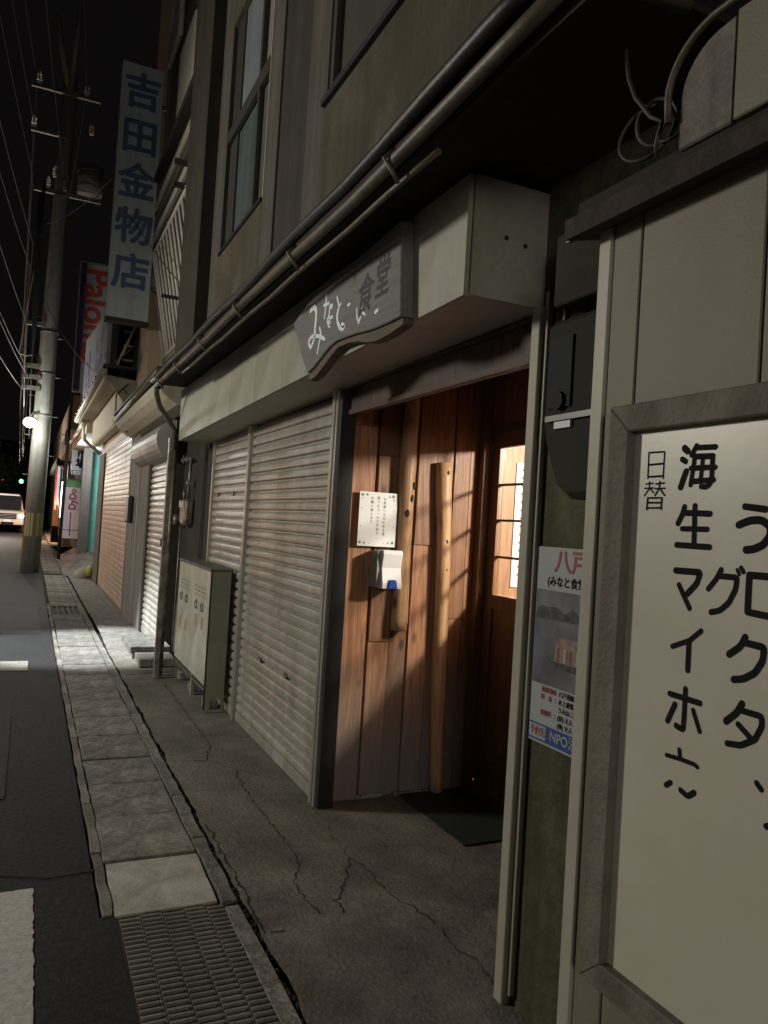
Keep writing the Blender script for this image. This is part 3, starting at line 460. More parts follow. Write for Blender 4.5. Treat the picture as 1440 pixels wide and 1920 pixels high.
# fascia box: lower edge drops slowly to the far end
def slope(y): return 2.252 - (y - 2.115) * .0145
edges = [2.115, 2.53, 3.35, 4.05, 4.62, 5.25, 5.95, 6.62, 7.22]
for a, b in zip(edges, edges[1:]):
    m = MB(); xa, xb = 1.205, 1.222
    v = [(x, y, z) for x in (xa, xb) for y, zs in ((a + .0015, (slope(a), 2.642)), (b - .0015, (slope(b), 2.642))) for z in zs]
    m.add(v, [(0, 1, 3, 2), (4, 6, 7, 5), (0, 4, 5, 1), (2, 3, 7, 6), (0, 2, 6, 4), (1, 5, 7, 3)]); part(m, 'fascia_panel', M['fascia'])
    m = MB(); v = [(x, y, slope(y) + dz) for x in (1.224, 1.60) for y in (a + .001, b - .001) for dz in (.002, .014)]
    m.add(v, [(0, 1, 3, 2), (4, 6, 7, 5), (0, 4, 5, 1), (2, 3, 7, 6), (0, 2, 6, 4), (1, 5, 7, 3)]); part(m, 'soffit_panel', M['soffit'])
e = part(box(1.2235, 1.512, 2.105, 2.114, 2.254, 2.642), 'fascia_end', M['fascia'])
for x, z in ((1.345, 2.46), (1.42, 2.448)): part(MB().tube([(x, 2.1055, z), (x, 2.100, z)], .0075, 8), 'screw', M['pit'], e)
part(box(1.2235, 1.50, 7.205, 7.218, 2.18, 2.64), 'fascia_end', M['fascia'])
part(box(1.23, 1.60, 2.12, 7.2, 2.45, 2.64), 'fascia_core', M['darkwall'])
# white corner post of the entrance
part(box(1.468, 1.50, 2.065, 2.112, -.01, 2.252), 'corner_post', M['trim'], bevel=.003)
part(box(1.485, 1.504, 2.046, 2.064, .03, 2.30), 'corner_post', M['trim'], bevel=.002)
# entrance: lintel, cedar wall, ceiling, jambs
x = 2.118
yb = 2.13
for i in range(6):
    w = (3.80 - 2.13) / 6; part(box(1.515, 1.533 + random.uniform(0, .004), yb + i * w, yb + (i + 1) * w - .002, 2.112, 2.27), 'lintel_board', M['lintel'])
part(box(1.505, 1.545, 2.13, 3.80, 2.085, 2.110), 'lintel_trim', M['lintel'])
part(box(1.495, 1.52, 2.115, 3.83, 2.222, 2.236), 'shutter_rail', M['alu_dark'])
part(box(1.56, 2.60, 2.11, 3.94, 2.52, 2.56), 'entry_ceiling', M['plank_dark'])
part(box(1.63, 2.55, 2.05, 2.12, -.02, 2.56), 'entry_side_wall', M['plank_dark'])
part(box(1.515, 2.60, 3.945, 3.985, -.02, 2.56), 'entry_back_wall', M['black'])
Y = 3.9
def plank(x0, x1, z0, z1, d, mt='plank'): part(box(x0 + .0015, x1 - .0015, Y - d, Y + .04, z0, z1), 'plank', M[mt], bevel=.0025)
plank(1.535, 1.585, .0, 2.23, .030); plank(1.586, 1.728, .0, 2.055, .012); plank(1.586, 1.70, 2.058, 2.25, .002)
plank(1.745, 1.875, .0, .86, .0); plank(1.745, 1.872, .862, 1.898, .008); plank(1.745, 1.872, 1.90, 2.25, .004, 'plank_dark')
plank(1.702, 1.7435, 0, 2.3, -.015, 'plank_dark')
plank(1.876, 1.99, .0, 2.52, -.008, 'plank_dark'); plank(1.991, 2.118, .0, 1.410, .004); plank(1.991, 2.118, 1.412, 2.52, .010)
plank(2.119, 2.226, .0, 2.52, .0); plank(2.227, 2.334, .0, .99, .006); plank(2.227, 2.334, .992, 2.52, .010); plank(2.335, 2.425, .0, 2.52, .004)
part(box(2.395, 2.44, 3.842, 3.90, 0, 2.52), 'door_jamb', M['doorwood'])
# peeled log posts
def log(p0, p1, r, seed, name='log_post'):
    rnd = random.Random(seed); n = 26; pts = []; rs = []
    for i in range(n):
        t = i / (n - 1); p = Vector(p0).lerp(Vector(p1), t)
        pts.append(p + Vector((.010 * math.sin(t * 5 + seed), .004 * math.sin(t * 7), 0))); rs.append(r * (1 + .05 * math.sin(t * 11 + seed) + rnd.uniform(-.04, .04)))
    part(MB().tube(pts, rs, 14), name, M['log'])
log((1.905, 3.868, .93), (1.925, 3.868, 2.26), .046, 1)
log((2.225, 3.866, .0), (2.135, 3.866, 1.89), .043, 4)
for z, dx in ((1.74, .03), (1.67, .02), (1.585, .0)): part(MB().sphere((1.905 + dx, 3.826, z), .014, (1, .8, 1.7)), 'knot', M['darkwall'])
for z in (1.83, 1.44, 1.28): part(MB().sphere((2.135 + .09 * (1.89 - z) / 1.89 + .012, 3.826, z), .009, (1, .7, 1.8)), 'knot', M['darkwall'])
part(box(1.70, 1.88, 3.885, 3.93, -.0, .022), 'stone_foot', M['slab']); part(box(1.95, 2.22, 3.88, 3.93, -.0, .018), 'stone_foot', M['slab'])
# sliding door with panes
XD = 2.45
door = part(box(XD, XD + .035, 3.76, 3.846, .046, 2.08), 'sliding_door', M['doorwood'], label='glazed cedar sliding door with lit panes')
part(box(XD, XD + .035, 2.95, 3.03, .05, 2.08), 'stile', M['doorwood'], door)
part(box(XD, XD + .035, 3.031, 3.759, 2.0, 2.08), 'door_rail', M['doorwood'], door); part(box(XD, XD + .035, 3.031, 3.759, 1.07, 1.15), 'door_rail', M['doorwood'], door)
part(box(XD, XD + .035, 3.031, 3.759, .044, .2), 'door_rail', M['doorwood'], door); part(box(XD + .012, XD + .026, 3.031, 3.759, .2, 1.07), 'kick_panel', M['doorwood'], door)
for yy in (3.25, 3.51): part(box(XD + .005, XD + .011, yy - .028, yy + .028, .2, 1.07), 'stile', M['doorwood'], door)
for z in (1.37, 1.58, 1.785): part(box(XD + .008, XD + .027, 3.031, 3.759, z - .007, z + .007), 'muntin', M['doorwood'], door)
for yy in (3.275, 3.52): part(box(XD + .010, XD + .025, yy - .006, yy + .006, 1.151, 1.999), 'muntin', M['doorwood'], door)
zz = (1.15, 1.37, 1.58, 1.785, 2.0); yy = (3.031, 3.275, 3.52, 3.759)
for i in range(4):
    for j in range(3): part(box(XD + .016, XD + .019, yy[j] + .007, yy[j + 1] - .007, zz[i] + .008, zz[i + 1] - .008), 'pane', GLASS, door)
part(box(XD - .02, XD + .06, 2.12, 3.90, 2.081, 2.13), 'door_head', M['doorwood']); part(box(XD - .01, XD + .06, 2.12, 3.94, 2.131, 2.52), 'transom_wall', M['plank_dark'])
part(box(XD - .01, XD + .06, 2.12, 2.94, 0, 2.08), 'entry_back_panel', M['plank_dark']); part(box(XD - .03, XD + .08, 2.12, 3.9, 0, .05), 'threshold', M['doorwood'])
# lit room behind the door
part(box(XD + .07, 5.2, 3.99, 4.05, 0, 2.5), 'room_wall', M['roomwood']); part(box(5.2, 5.26, .8, 4.05, 0, 2.5), 'room_wall', M['roomwood']); part(box(XD + .07, 5.26, .74, .8, 0, 2.5), 'room_wall', M['roomwood'])
part(box(XD + .07, 5.26, .8, 4.05, 2.5, 2.55), 'room_ceiling', M['roomwood']); part(box(XD + .04, 5.26, .8, 4.05, -.02, .04), 'room_floor', M['doorwood']); part(box(XD + .065, XD + .10, .8, 2.94, 0, 2.5), 'room_wall', M['roomwood'])
part(box(XD + .065, XD + .10, 3.845, 3.985, 0, 2.5), 'room_post', M['roomwood']); part(box(XD + .065, XD + .10, 2.94, 3.845, 2.14, 2.5), 'room_post', M['roomwood'])
for xx in (2.62, 3.0, 3.4, 3.9): part(box(xx, xx + .075, 3.955, 3.988, 0.04, 2.5), 'room_post', M['roomwood'])
# upper storey
part(box(1.22, 1.40, .2, 7.25, 2.82, 7.6), 'upper_wall', M['upper']) if False else None
def wallpiece(y0, y1, z0, z1, mt='upper', x=1.22, d=.10): part(box(x, x + d, y0, y1, z0, z1), 'upper_wall', M[mt])
wallpiece(-.5, 2.2, 2.86, 3.60); wallpiece(-.5, 2.0, 3.602, 7.6)
wallpiece(2.202, 3.64, 2.86, 3.60); wallpiece(2.002, 3.64, 5.3, 7.6)
wallpiece(3.642, 3.95, 2.86, 7.6, 'upper_pale', 1.222); wallpiece(3.952, 4.52, 2.86, 7.6, 'upper_dark', 1.235); wallpiece(4.522, 4.80, 2.86, 7.6, 'upper_pale', 1.222)
wallpiece(4.802, 6.0, 2.86, 3.55); wallpiece(4.802, 6.0, 5.35, 7.6); wallpiece(6.002, 6.35, 2.86, 7.6, 'upper_pale', 1.222)
part(box(1.12, 1.30, 6.352, 7.22, 2.80, 7.6), 'upper_pilaster', M['upper_dark'])
def window(y0, y1, z0, z1, curt, mid=None):
    f = part(box(1.262, 1.29, y0, y1, z0, z1), 'window', M[curt])
    for a in (y0, (y0 + y1) / 2 + .03, y1 - .045): part(box(1.226, 1.258, a, a + .045, z0, z1), 'window_frame', M['wfr'], f)
    for a in (z0, z1 - .05) + ((mid,) if mid else ()): part(box(1.222, 1.2595, y0 + .046, y1 - .046, a, a + .05), 'window_frame', M['wfr'], f)
    part(box(1.245, 1.248, y0 + .046, y1 - .046, z0 + .052, z1 - .052), 'pane', GLASS, f)
    part(box(1.195, 1.2215, y0 - .03, y1 + .03, z0 - .035, z0 - .002), 'window_sill', M['tin'], f); return f
w1 = part(box(1.262, 1.29, 5.12, 5.74, 3.56, 5.34), 'window', M['skyglass'])
part(box(1.262, 1.29, 4.83, 5.08, 3.56, 5.34), 'blind', M['curtain_pale'], w1); part(box(1.25, 1.30, 5.745, 5.98, 3.56, 5.34), 'window_frame', M['wfr'], w1)
part(box(1.226, 1.27, 5.07, 5.115, 3.56, 5.34), 'window_frame', M['wfr'], w1); part(box(1.222, 1.25, 4.84, 5.98, 4.40, 4.50), 'window_frame', M['wfr'], w1)
part(box(1.232, 1.25, 4.84, 5.98, 3.56, 3.60), 'window_frame', M['wfr'], w1); part(box(1.244, 1.247, 4.83, 5.74, 3.605, 4.395), 'pane', GLASS, w1)
part(box(1.17, 1.2215, 4.80, 6.01, 3.525, 3.558), 'window_sill', M['tin'], w1) if False else part(box(1.205, 1.2215, 4.80, 6.01, 3.53, 3.555), 'window_sill', M['tin'], w1); window(2.02, 3.62, 3.62, 5.28, 'curtain_w', 4.6)
part(box(1.226, 1.24, 4.804, 4.828, 3.552, 5.348), 'window_frame', M['trim'])
# eave: boards below, tin roof, gutter, hooks
for i in range(12):
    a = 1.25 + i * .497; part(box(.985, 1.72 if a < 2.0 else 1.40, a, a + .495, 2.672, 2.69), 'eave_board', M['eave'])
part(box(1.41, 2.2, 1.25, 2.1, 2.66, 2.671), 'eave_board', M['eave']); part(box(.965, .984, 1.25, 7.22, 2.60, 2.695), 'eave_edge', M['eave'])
MBr = MB().prism([(.93, 2.697), (.93, 2.712), (1.235, 2.86), (1.235, 2.845)], 'y', 1.22, 7.25); part(MBr, 'roof', M['tin'])
def sag(y): return 2.600 + .006 * math.sin(y * 2.1) + (.03 * max(0, 2.4 - y))
part(MB().tube([(.930, 1.24 + i * .30, sag(1.24 + i * .3)) for i in range(20)], .021, 10), 'gutter', M['gutter'])
part(MB().tube([(.975, 1.9 + i * .33, 2.560 + .004 * math.sin(i * 2.2)) for i in range(13)], .011, 6), 'gutter_pipe', M['gutter'])
part(MB().tube([(.905, 1.24 + i * .30, 2.652 + .007 * math.sin(i * 1.3) + (.03 * max(0, 2.4 - 1.24 - i * .3))) for i in range(20)], .022, 8), 'roof_edge_roll', M['black'])
for y in (2.10, 3.05, 3.98, 4.90, 5.8, 6.6):
    m = MB().tube([(.93, y, 2.64), (.896, y, 2.605), (.93, y, 2.566), (.948, y, 2.54)], .007, 6); part(m, 'gutter_hook', M['gutter'])
part(MB().tube([(.93, 1.24, 2.635), (1.02, 1.23, 2.638), (1.20, 1.22, 2.642)], .016, 8), 'gutter_pipe', M['gutter'])
# downpipe at the far corner
part(MB().tube([(.94, 6.90, 2.59), (.95, 6.98, 2.55), (1.0, 7.10, 2.46), (1.11, 7.24, 2.36), (1.17, 7.27, 2.28), (1.175, 7.27, 2.1)], .023, 10), 'downpipe', M['gutter'])
part(MB().tube([(1.20, 7.33, 2.25), (1.195, 7.33, .0)], .022, 10), 'downpipe', M['steel'])
part(box(1.12, 1.165, 7.20, 7.25, 0.0, 2.2), 'corner_steel_post', M['steel_pale'], bevel=.004)
part(box(1.115, 1.15, 7.27, 7.30, 1.20, 1.27), 'pipe_clamp', M['black'])

# ---------------------------------------------------------------- lettered wooden sign board
top = [(2.50, 2.612), (2.75, 2.598), (3.03, 2.590), (3.22, 2.600), (3.375, 2.565), (3.52, 2.548), (3.62, 2.53), (3.72, 2.497)]
bot = [(3.722, 2.49), (3.62, 2.388), (3.56, 2.30), (3.458, 2.205), (3.37, 2.222), (3.268, 2.253), (3.17, 2.280), (3.094, 2.288), (2.98, 2.282), (2.877, 2.275), (2.77, 2.262), (2.683, 2.256), (2.56, 2.252), (2.46, 2.252)]
sg = MB().prism(top + bot, 'x', 1.150, 1.203).build('wooden_sign', M['oldwood'], bevel=.004)
props(sg, 'weathered wavy edged wooden board with brushed hiragana and kanji, fixed to the cream fascia', 'sign')
def characters(strokes, counts, x, mt, parent, f=1.0):
    i = 0
    for c in counts:
        stroke_mb([(w * f, p) for w, p in strokes[i:i + c]], x).build('character', mt, parent); i += c
characters(WSTR, (3, 4, 3, 1, 2, 1), 1.150, M['white_ink'], sg, 2.7); text('食', (1.1494, 2.80, 2.405), .165, M['dark_ink'], sg, FACE_STREET, 'character', bold=.0025, sx=.95, shear=.1, align='CENTER'); text('堂', (1.1494, 2.640, 2.430), .165, M['dark_ink'], sg, FACE_STREET, 'character', bold=.003, sx=.80, shear=.1, align='CENTER')
rim = [(p[0], p[1] - .004) for p in bot[3:]]
MB().prism(rim + [(p[0], p[1] - .030 - .012 * math.sin(i)) for i, p in reversed(list(enumerate(rim)))], 'x', 1.162, 1.2035).build('bark_edge', M['oldwood_e'], sg)
# ---------------------------------------------------------------- entrance things
pp = box(1.628, 1.856, 3.858, 3.861, 1.392, 1.690).build('notice', M['paper']); props(pp, 'white paper notice with small vertical writing, pinned on the cedar wall', 'notice')
pp.rotation_euler = (0, 0, 0)
def pglyphs(cols, y, size, dz, mt, parent):
    for x, z, s in cols:
        text('\n'.join(s), (x, y, z), size, mt, parent, FACE_CAM, align='CENTER')
for cx, z0, st in ((1.78, 1.655, 'お客様へ入口にある消'), (1.742, 1.658, '毒アルコールで手指を'), (1.704, 1.655, 'お願い致します')):
    for i, ch in enumerate(st):
        if ch != ' ': text(ch, (cx, 3.8572, z0 - .0 - i * .0215), .017, M['paper_prt'], pp, FACE_CAM, align='CENTER')
m = MB()
for x, z, s in ((1.645, 1.672, .009), (1.672, 1.674, .007), (1.645, 1.652, .004), (1.83, 1.672, .010), (1.808, 1.668, .006), (1.835, 1.652, .005), (1.642, 1.412, .009), (1.668, 1.410, .007), (1.70, 1.408, .003), (1.838, 1.415, .009), (1.812, 1.412, .006), (1.785, 1.41, .003), (1.643, 1.60, .003), (1.642, 1.50, .003), (1.838, 1.59, .003), (1.838, 1.50, .003)):
    for k in range(5):
        a = k * 1.257 + x * 90; m.prism([(x + s * .5 * math.cos(a) + s * .45 * math.cos(a + q * 1.05), z + s * .5 * math.sin(a) + s * .45 * math.sin(a + q * 1.05)) for q in range(6)], 'y', 3.8568 - k * .00007, 3.8575)
m.build('leaf_border', M['leaf_prt'], pp, kind='stuff')
dsp = thing('soap_dispenser', (1.79, 3.84, 1.165), 'white wall dispenser with a blue push button, below the paper notice', 'dispenser')
wavy = [(3.862, 1.375), (3.775, 1.378), (3.765, 1.36), (3.772, 1.32), (3.780, 1.28), (3.772, 1.24), (3.762, 1.20), (3.762, 1.168), (3.862, 1.168)]
MB().prism(wavy, 'x', 1.747, 1.866).build('cover', M['plastic'], dsp, bevel=.004)
MB().prism([(3.887, 1.370), (3.79, 1.372), (3.79, 1.172), (3.887, 1.172)], 'x', 1.722, 1.745).build('back_case', M['plastic_g'], dsp, bevel=.003)
MB().prism([(1.780, 1.170), (1.785, 1.205), (1.790, 1.218), (1.826, 1.218), (1.832, 1.205), (1.837, 1.170)], 'y', 3.752, 3.770).build('push_button', M['blue'], dsp, bevel=.003)
mt_ = ragged(1.98, 2.39, 3.16, 3.87, .008, .03, .003).build('doormat', M['mat_green']); props(mt_, 'dark green doormat on the concrete in front of the sliding door', 'doormat')
nt = box(2.72, 2.97, 3.978, 3.985, 1.18, 1.95).build('wall_notice', M['paper']); props(nt, 'white sheet hanging on the lit inner wall, seen through the door panes', 'notice')
for i in range(14): box(2.76, 2.93, 3.9765, 3.9775, 1.90 - i * .05, 1.915 - i * .05).build('print_line', M['paper_prt'], nt)
# ---------------------------------------------------------------- poster on the side wall
X = XF - .008
po = box(X, XF - .001, 1.50, 2.047, .855, 1.470).build('poster', M['poster']); props(po, 'harbour cruise poster with a boat photograph and a blue footer, on the mossy side wall', 'poster')
box(X - .001, X, 1.50, 2.036, 1.04, 1.335).build('photo', M['poster_photo'], po)
rng = random.Random(3); hl = [(2.036, 1.245)]
for i in range(22): hl.append((2.036 - (i + .5) * .024, 1.285 + rng.uniform(-.012, .012) - i * .0006))
hl.append((1.50, 1.245)); MB().prism(hl, 'x', X - .0016, X - .001).build('picture_hill', M['poster_hill'], po)
MB().prism([(1.972, 1.13), (1.95, 1.112), (1.93, 1.102), (1.52, 1.09), (1.52, 1.125), (1.925, 1.118)], 'x', X - .0018, X - .001).build('picture_boat', M['poster_hill'], po)
MB().prism([(1.93, 1.12), (1.925, 1.18), (1.905, 1.195), (1.52, 1.20), (1.52, 1.118)], 'x', X - .0020, X - .0012).build('picture_boat', M['poster_boat'], po)
for i in range(7): box(X - .0024, X - .0021, 1.905 - i * .03, 1.915 - i * .03, 1.122, 1.165).build('picture_boat', M['poster'] if i % 2 else M['poster_red'], po)
box(X - .001, X, 1.50, 2.044, .862, .915).build('footer', M['poster_blue'], po); box(X - .0016, X - .001, 1.952, 2.036, .868, .910).build('footer_label', M['poster'], po)
text('予約先', (X - .002, 2.032, .889), .031, M['poster_red'], po, FACE_STREET, bold=.0006, sx=.85); text('NPO法人', (X - .002, 1.930, .889), .042, M['poster'], po, FACE_STREET, bold=.0008)
text('八戸', (X - .001, 1.955, 1.423), .075, M['poster_red'], po, FACE_STREET, bold=.002, sx=1.1); text('(みなと食堂)', (X - .001, 1.985, 1.362), .034, M['ink'], po, FACE_STREET, bold=.0008)
for i, (a, b) in enumerate((('乗船場所', '：八戸港館鼻岸壁'), ('料　金', '：水上遊覧、軽食付'), ('', '　うみねこ航行'), ('乗船料', '：(昼) 大人 / お一人'), ('', '　(夜) 大人 / お一人'))):
    z = 1.024 - i * .0238
    if a: text(a, (X - .001, 1.985, z), .0185, M['poster_red'], po, FACE_STREET, bold=.0004)
    text(b, (X - .001, 1.918, z), .0185, M['ink'], po, FACE_STREET, bold=.0003)
# ---------------------------------------------------------------- electricity meter and box above it
em = thing('electric_meter', (1.45, 1.82, 1.60), 'dark grey electricity meter with a tall glass front, on the mossy wall above the poster', 'meter')
MB().prism([(1.94, 2.13), (1.93, 2.155), (1.60, 2.155), (1.60, 1.62), (1.80, 1.615), (1.87, 1.66), (1.925, 1.78), (1.94, 1.84)], 'x', 1.405, 1.50).build('case', M['meter'], em, bevel=.018)
box(1.398, 1.4045, 1.80, 1.905, 1.885, 2.095).build('glass_front', M['meter_gl'], em); box(1.392, 1.4045, 1.66, 1.905, 1.845, 1.862).build('label_holder', M['plastic_g'], em)
box(1.396, 1.4045, 1.79, 1.865, 1.822, 1.842).build('white_label', M['plastic'], em); MB().tube([(1.396, 1.85, 1.905), (1.388, 1.85, 1.905)], .028, 16).build('dial', M['meter_gl'], em); 
bx = box(1.42, 1.50, 1.60, 1.935, 2.205, 2.425).build('switch_box', M['darkwall'], bevel=.005); props(bx, 'dark metal switch box under the eave, above the electricity meter', 'switch box')
box(1.41, 1.418, 1.62, 1.875, 2.385, 2.425).build('lid_strip', M['plastic_g'], bx); MB().tube([(1.46, 1.915, 2.204), (1.455, 1.915, 2.15)], .011, 8).build('cable_gland', M['black'], bx)

# ================================================================ RIGHT BUILDING AND ITS MENU BOARD
RB = thing('panelled_building', (1.5, .2, 0), 'beige panelled shop front at the right edge with a rusty beam along its top', 'building')
XW = 1.15
box(XW + .012, XW + .08, -2.5, 1.37, 0, 2.26).build('wall_backing', M['ink'], RB)
for a, b in ((1.268, 1.352), (.958, 1.262), (.65, .952), (.34, .644), (.03, .334), (-.3, .024), (-.63, -.306), (-1.2, -.636)):
    box(XW, XW + .011, a, b, .02, 2.245).build('wall_panel', M['panel'], RB, bevel=.002)
box(XW - .006, XW + .08, 1.356, 1.397, 0, 2.215).build('corner_trim', M['trim'], RB, bevel=.003)
box(XW + .082, 1.50, 1.30, 1.36, 0, 2.3).build('return_wall', M['panel'], RB)
bm_ = MB(); n = 30
for y0, y1, dz in ((-2, 1.45, 0),):
    vs = []; 
    for i in range(n + 1):
        y = y0 + (y1 - y0) * i / n; w = .006 * noise.noise((y * 9, 0, 0)); vs += [(1.085 + w, y, 2.188 + w), (1.085, y, 2.235 + w * .5), (1.20, y, 2.268), (1.20, y, 2.215)]
    bm_.add(vs, [(4 * i + a, 4 * i + (a + 1) % 4, 4 * i + 4 + (a + 1) % 4, 4 * i + 4 + a) for i in range(n) for a in range(4)] + [(0, 1, 2, 3), (4 * n, 4 * n + 3, 4 * n + 2, 4 * n + 1)])
bm_.build('rusty_beam', M['rust'], RB)
box(1.16, 1.60, -2, 1.50, 2.272, 2.31).build('eave_underside', M['eave'], RB)
# pale round-cornered tank standing on the beam
arcp = [(1.178, 2.30), (1.178, 2.40)] + [(1.178 - .11 * (1 - math.cos(t)), 2.40 + .105 * math.sin(t)) for t in [math.pi / 2 * i / 8 for i in range(1, 9)]] + [(.9, 2.512), (-.4, 2.52), (-.4, 2.30)]
TK = thing('rounded_tank', (1.3, .4, 2.3), 'pale weathered round-cornered tank on the rusty beam in the top right corner', 'tank')
MB().prism([p for p in arcp if p[0] > 1.04][:10] + [(1.043, 2.508), (1.043, 2.30)], 'x', 1.150, 1.55).build('end_section', M['tank_dirty'], TK, bevel=.004)
MB().prism([(1.040, 2.30), (1.040, 2.512), (.60, 2.514), (.60, 2.30)], 'x', 1.146, 1.55).build('side_section', M['panel'], TK, bevel=.003)
MB().prism([(.597, 2.30), (.597, 2.514), (-.4, 2.514), (-.4, 2.30)], 'x', 1.146, 1.55).build('side_section', M['panel'], TK, bevel=.003)
MB().tube([(1.135, 1.192, 2.36), (1.135, 1.196, 2.41)] + [(1.135, 1.196 - .13 * (1 - math.cos(t)), 2.41 + .115 * math.sin(t)) for t in [math.pi / 2 * i / 9 for i in range(1, 10)]] + [(1.135, .9, 2.53), (1.135, .2, 2.535)], .0075, 8).build('rim_pipe', M['gutter'], TK)
# menu board
mbd = thing('menu_board', (1.13, .75, .55), 'large cream menu board with black brush lettering in a weathered wooden frame', 'menu board')
yL, yR, zT, zB = 1.300, -.35, 1.787, .578
iL, iR, iT, iB = 1.240, -.27, 1.730, .632
box(XW - .010, XW - .001, iR - .01, iL + .004, iB - .01, iT + .004).build('board_face', M['board'], mbd)
xa, xb = XW - .032, XW - .001
MB().prism([(yL, zT), (yR, zT), (iR, iT), (iL, iT)], 'x', xa, xb).build('frame_piece', M['frame'], mbd, bevel=.003)
MB().prism([(yL, zB), (yR, zB), (iR, iB), (iL, iB)], 'x', xa, xb).build('frame_piece', M['frame'], mbd, bevel=.003)
MB().prism([(yL, zT), (iL, iT), (iL, iB), (yL, zB)], 'x', xa, xb).build('frame_piece', M['frame'], mbd, bevel=.003)
MB().prism([(yR, zT), (iR, iT), (iR, iB), (yR, zB)], 'x', xa, xb).build('frame_piece', M['frame'], mbd, bevel=.003)
xs = XW - .010; sc_ = (xs) / 1.15       # strokes were measured on the plane x = 1.15
BR = [(w * sc_ * random.uniform(1.1, 1.34), [(p[0] * sc_, 1.5 + (p[1] - 1.5) * sc_) for p in pts]) for w, pts in BOARD]
characters(BR, (4, 12, 11, 5, 2, 4, 3, 2, 2, 4, 4, 2, 3, 2), xs, M['ink'], mbd)

# ---------------------------------------------------------------- coil of cable hanging under the near eave
cc = thing('cable_coil', (1.24, 1.32, 2.3), 'loose coil of thin grey cable hanging in the dark corner under the eave', 'cable')
def ring(c, r, tilt, rr=.004, name='loop'):
    c = Vector(c); u = Vector((0.35, -.94, 0)); v = Vector((tilt, 0, 1)).normalized()
    MB().tube([c + u * r * math.cos(a) + v * r * 1.05 * math.sin(a) for a in [2 * math.pi * i / 36 for i in range(37)]], rr, 6, False).build(name, M['cable'], cc)
ring((1.17, 1.292, 2.395), .062, .2); ring((1.18, 1.272, 2.412), .046, -.1, .005); ring((1.19, 1.235, 2.385), .032, .5)
MB().tube([(1.16, 1.36, 2.615), (1.155, 1.355, 2.60), (1.15, 1.335, 2.53), (1.15, 1.31, 2.475), (1.15, 1.29, 2.45), (1.15, 1.26, 2.41), (1.15, 1.225, 2.385), (1.15, 1.24, 2.34), (1.16, 1.245, 2.32)], .005, 6).build('cable_run', M['cable'], cc)

# ================================================================ GAS METER, CABINET
gm = thing('gas_meter', (1.40, 7.9, 1.4), 'small gas meter with thin pipes on the dark wall behind the corner downpipe', 'gas meter')
MB().prism([(7.78, 1.40), (8.02, 1.40), (8.05, 1.44), (8.05, 1.66), (7.75, 1.66), (7.75, 1.44)], 'x', 1.40, 1.49).build('case', M['steel'], gm, bevel=.02)
box(1.392, 1.399, 7.80, 8.0, 1.58, 1.64).build('counter_window', M['plastic_g'], gm); box(1.393, 1.399, 8.02, 8.045, 1.58, 1.65).build('white_label', M['plastic'], gm)
MB().tube([(1.43, 7.80, 1.66), (1.43, 7.80, 1.74), (1.43, 7.78, 1.80), (1.43, 7.75, 2.06), (1.43, 8.2, 2.07)], .014, 8).build('gas_pipe', M['steel'], gm)
MB().tube([(1.43, 8.0, 1.66), (1.43, 8.0, 1.76)], .018, 8).build('gas_pipe', M['steel'], gm); MB().tube([(1.43, 8.10, 1.50), (1.43, 8.12, 0)], .010, 8).build('gas_pipe', M['steel'], gm)
for y, z in ((7.80, 1.82), (7.95, 2.07), (8.15, 2.07)): MB().tube([(1.43, y - .05, z), (1.43, y + .05, z)], .024, 8).build('pipe_joint', M['steel'], gm); MB().tube([(1.43, y, z - .035), (1.43, y, z + .05)], .014, 8).build('pipe_joint', M['steel'], gm)
gd = MB().tube([(1.40, 8.20, 1.40), (1.40, 8.20, 1.50)], .045, 12); gd.build('regulator', M['steel'], gm)

cb = thing('steel_cabinet', (1.40, 6.58, 0), 'pale enamelled steel cabinet with two pairs of vented doors, standing before the far shutter', 'cabinet')
cx0, cx1, cy0, cy1, cz = 1.30, 1.455, 5.90, 7.24, 1.08
MB().prism([(cx0 + .008, .0), (cx0 + .008, cz), (cx1, cz), (cx1, .0), (cx1 - .02, .0), (cx1 - .02, .085), (cx1 - .035, .10), (cx0 + .075, .10), (cx0 + .05, .085), (cx0 + .05, .0)], 'y', cy0, cy0 + .012).build('side_panel', M['cabside'], cb, bevel=.002)
MB().prism([(cx0 + .008, .0), (cx0 + .008, cz), (cx1, cz), (cx1, 0)], 'y', cy1 - .012, cy1).build('side_panel', M['cabside'], cb)
box(cx0 - .012, cx1 + .01, cy0 - .012, cy1 + .01, cz + .001, cz + .022).build('top_panel', M['cabtop'], cb, bevel=.003); box(cx1 - .01, cx1 - .002, cy0 + .013, cy1 - .013, .10, cz).build('back_panel', M['cabtop'], cb)
box(cx0 + .009, cx1 - .011, cy0 + .013, cy1 - .013, .15, .17).build('floor_panel', M['cabtop'], cb)
box(cx0 - .002, cx0 + .007, cy0 - .002, cy0 + .014, .02, cz - .002).build('edge_strip', M['black'], cb)
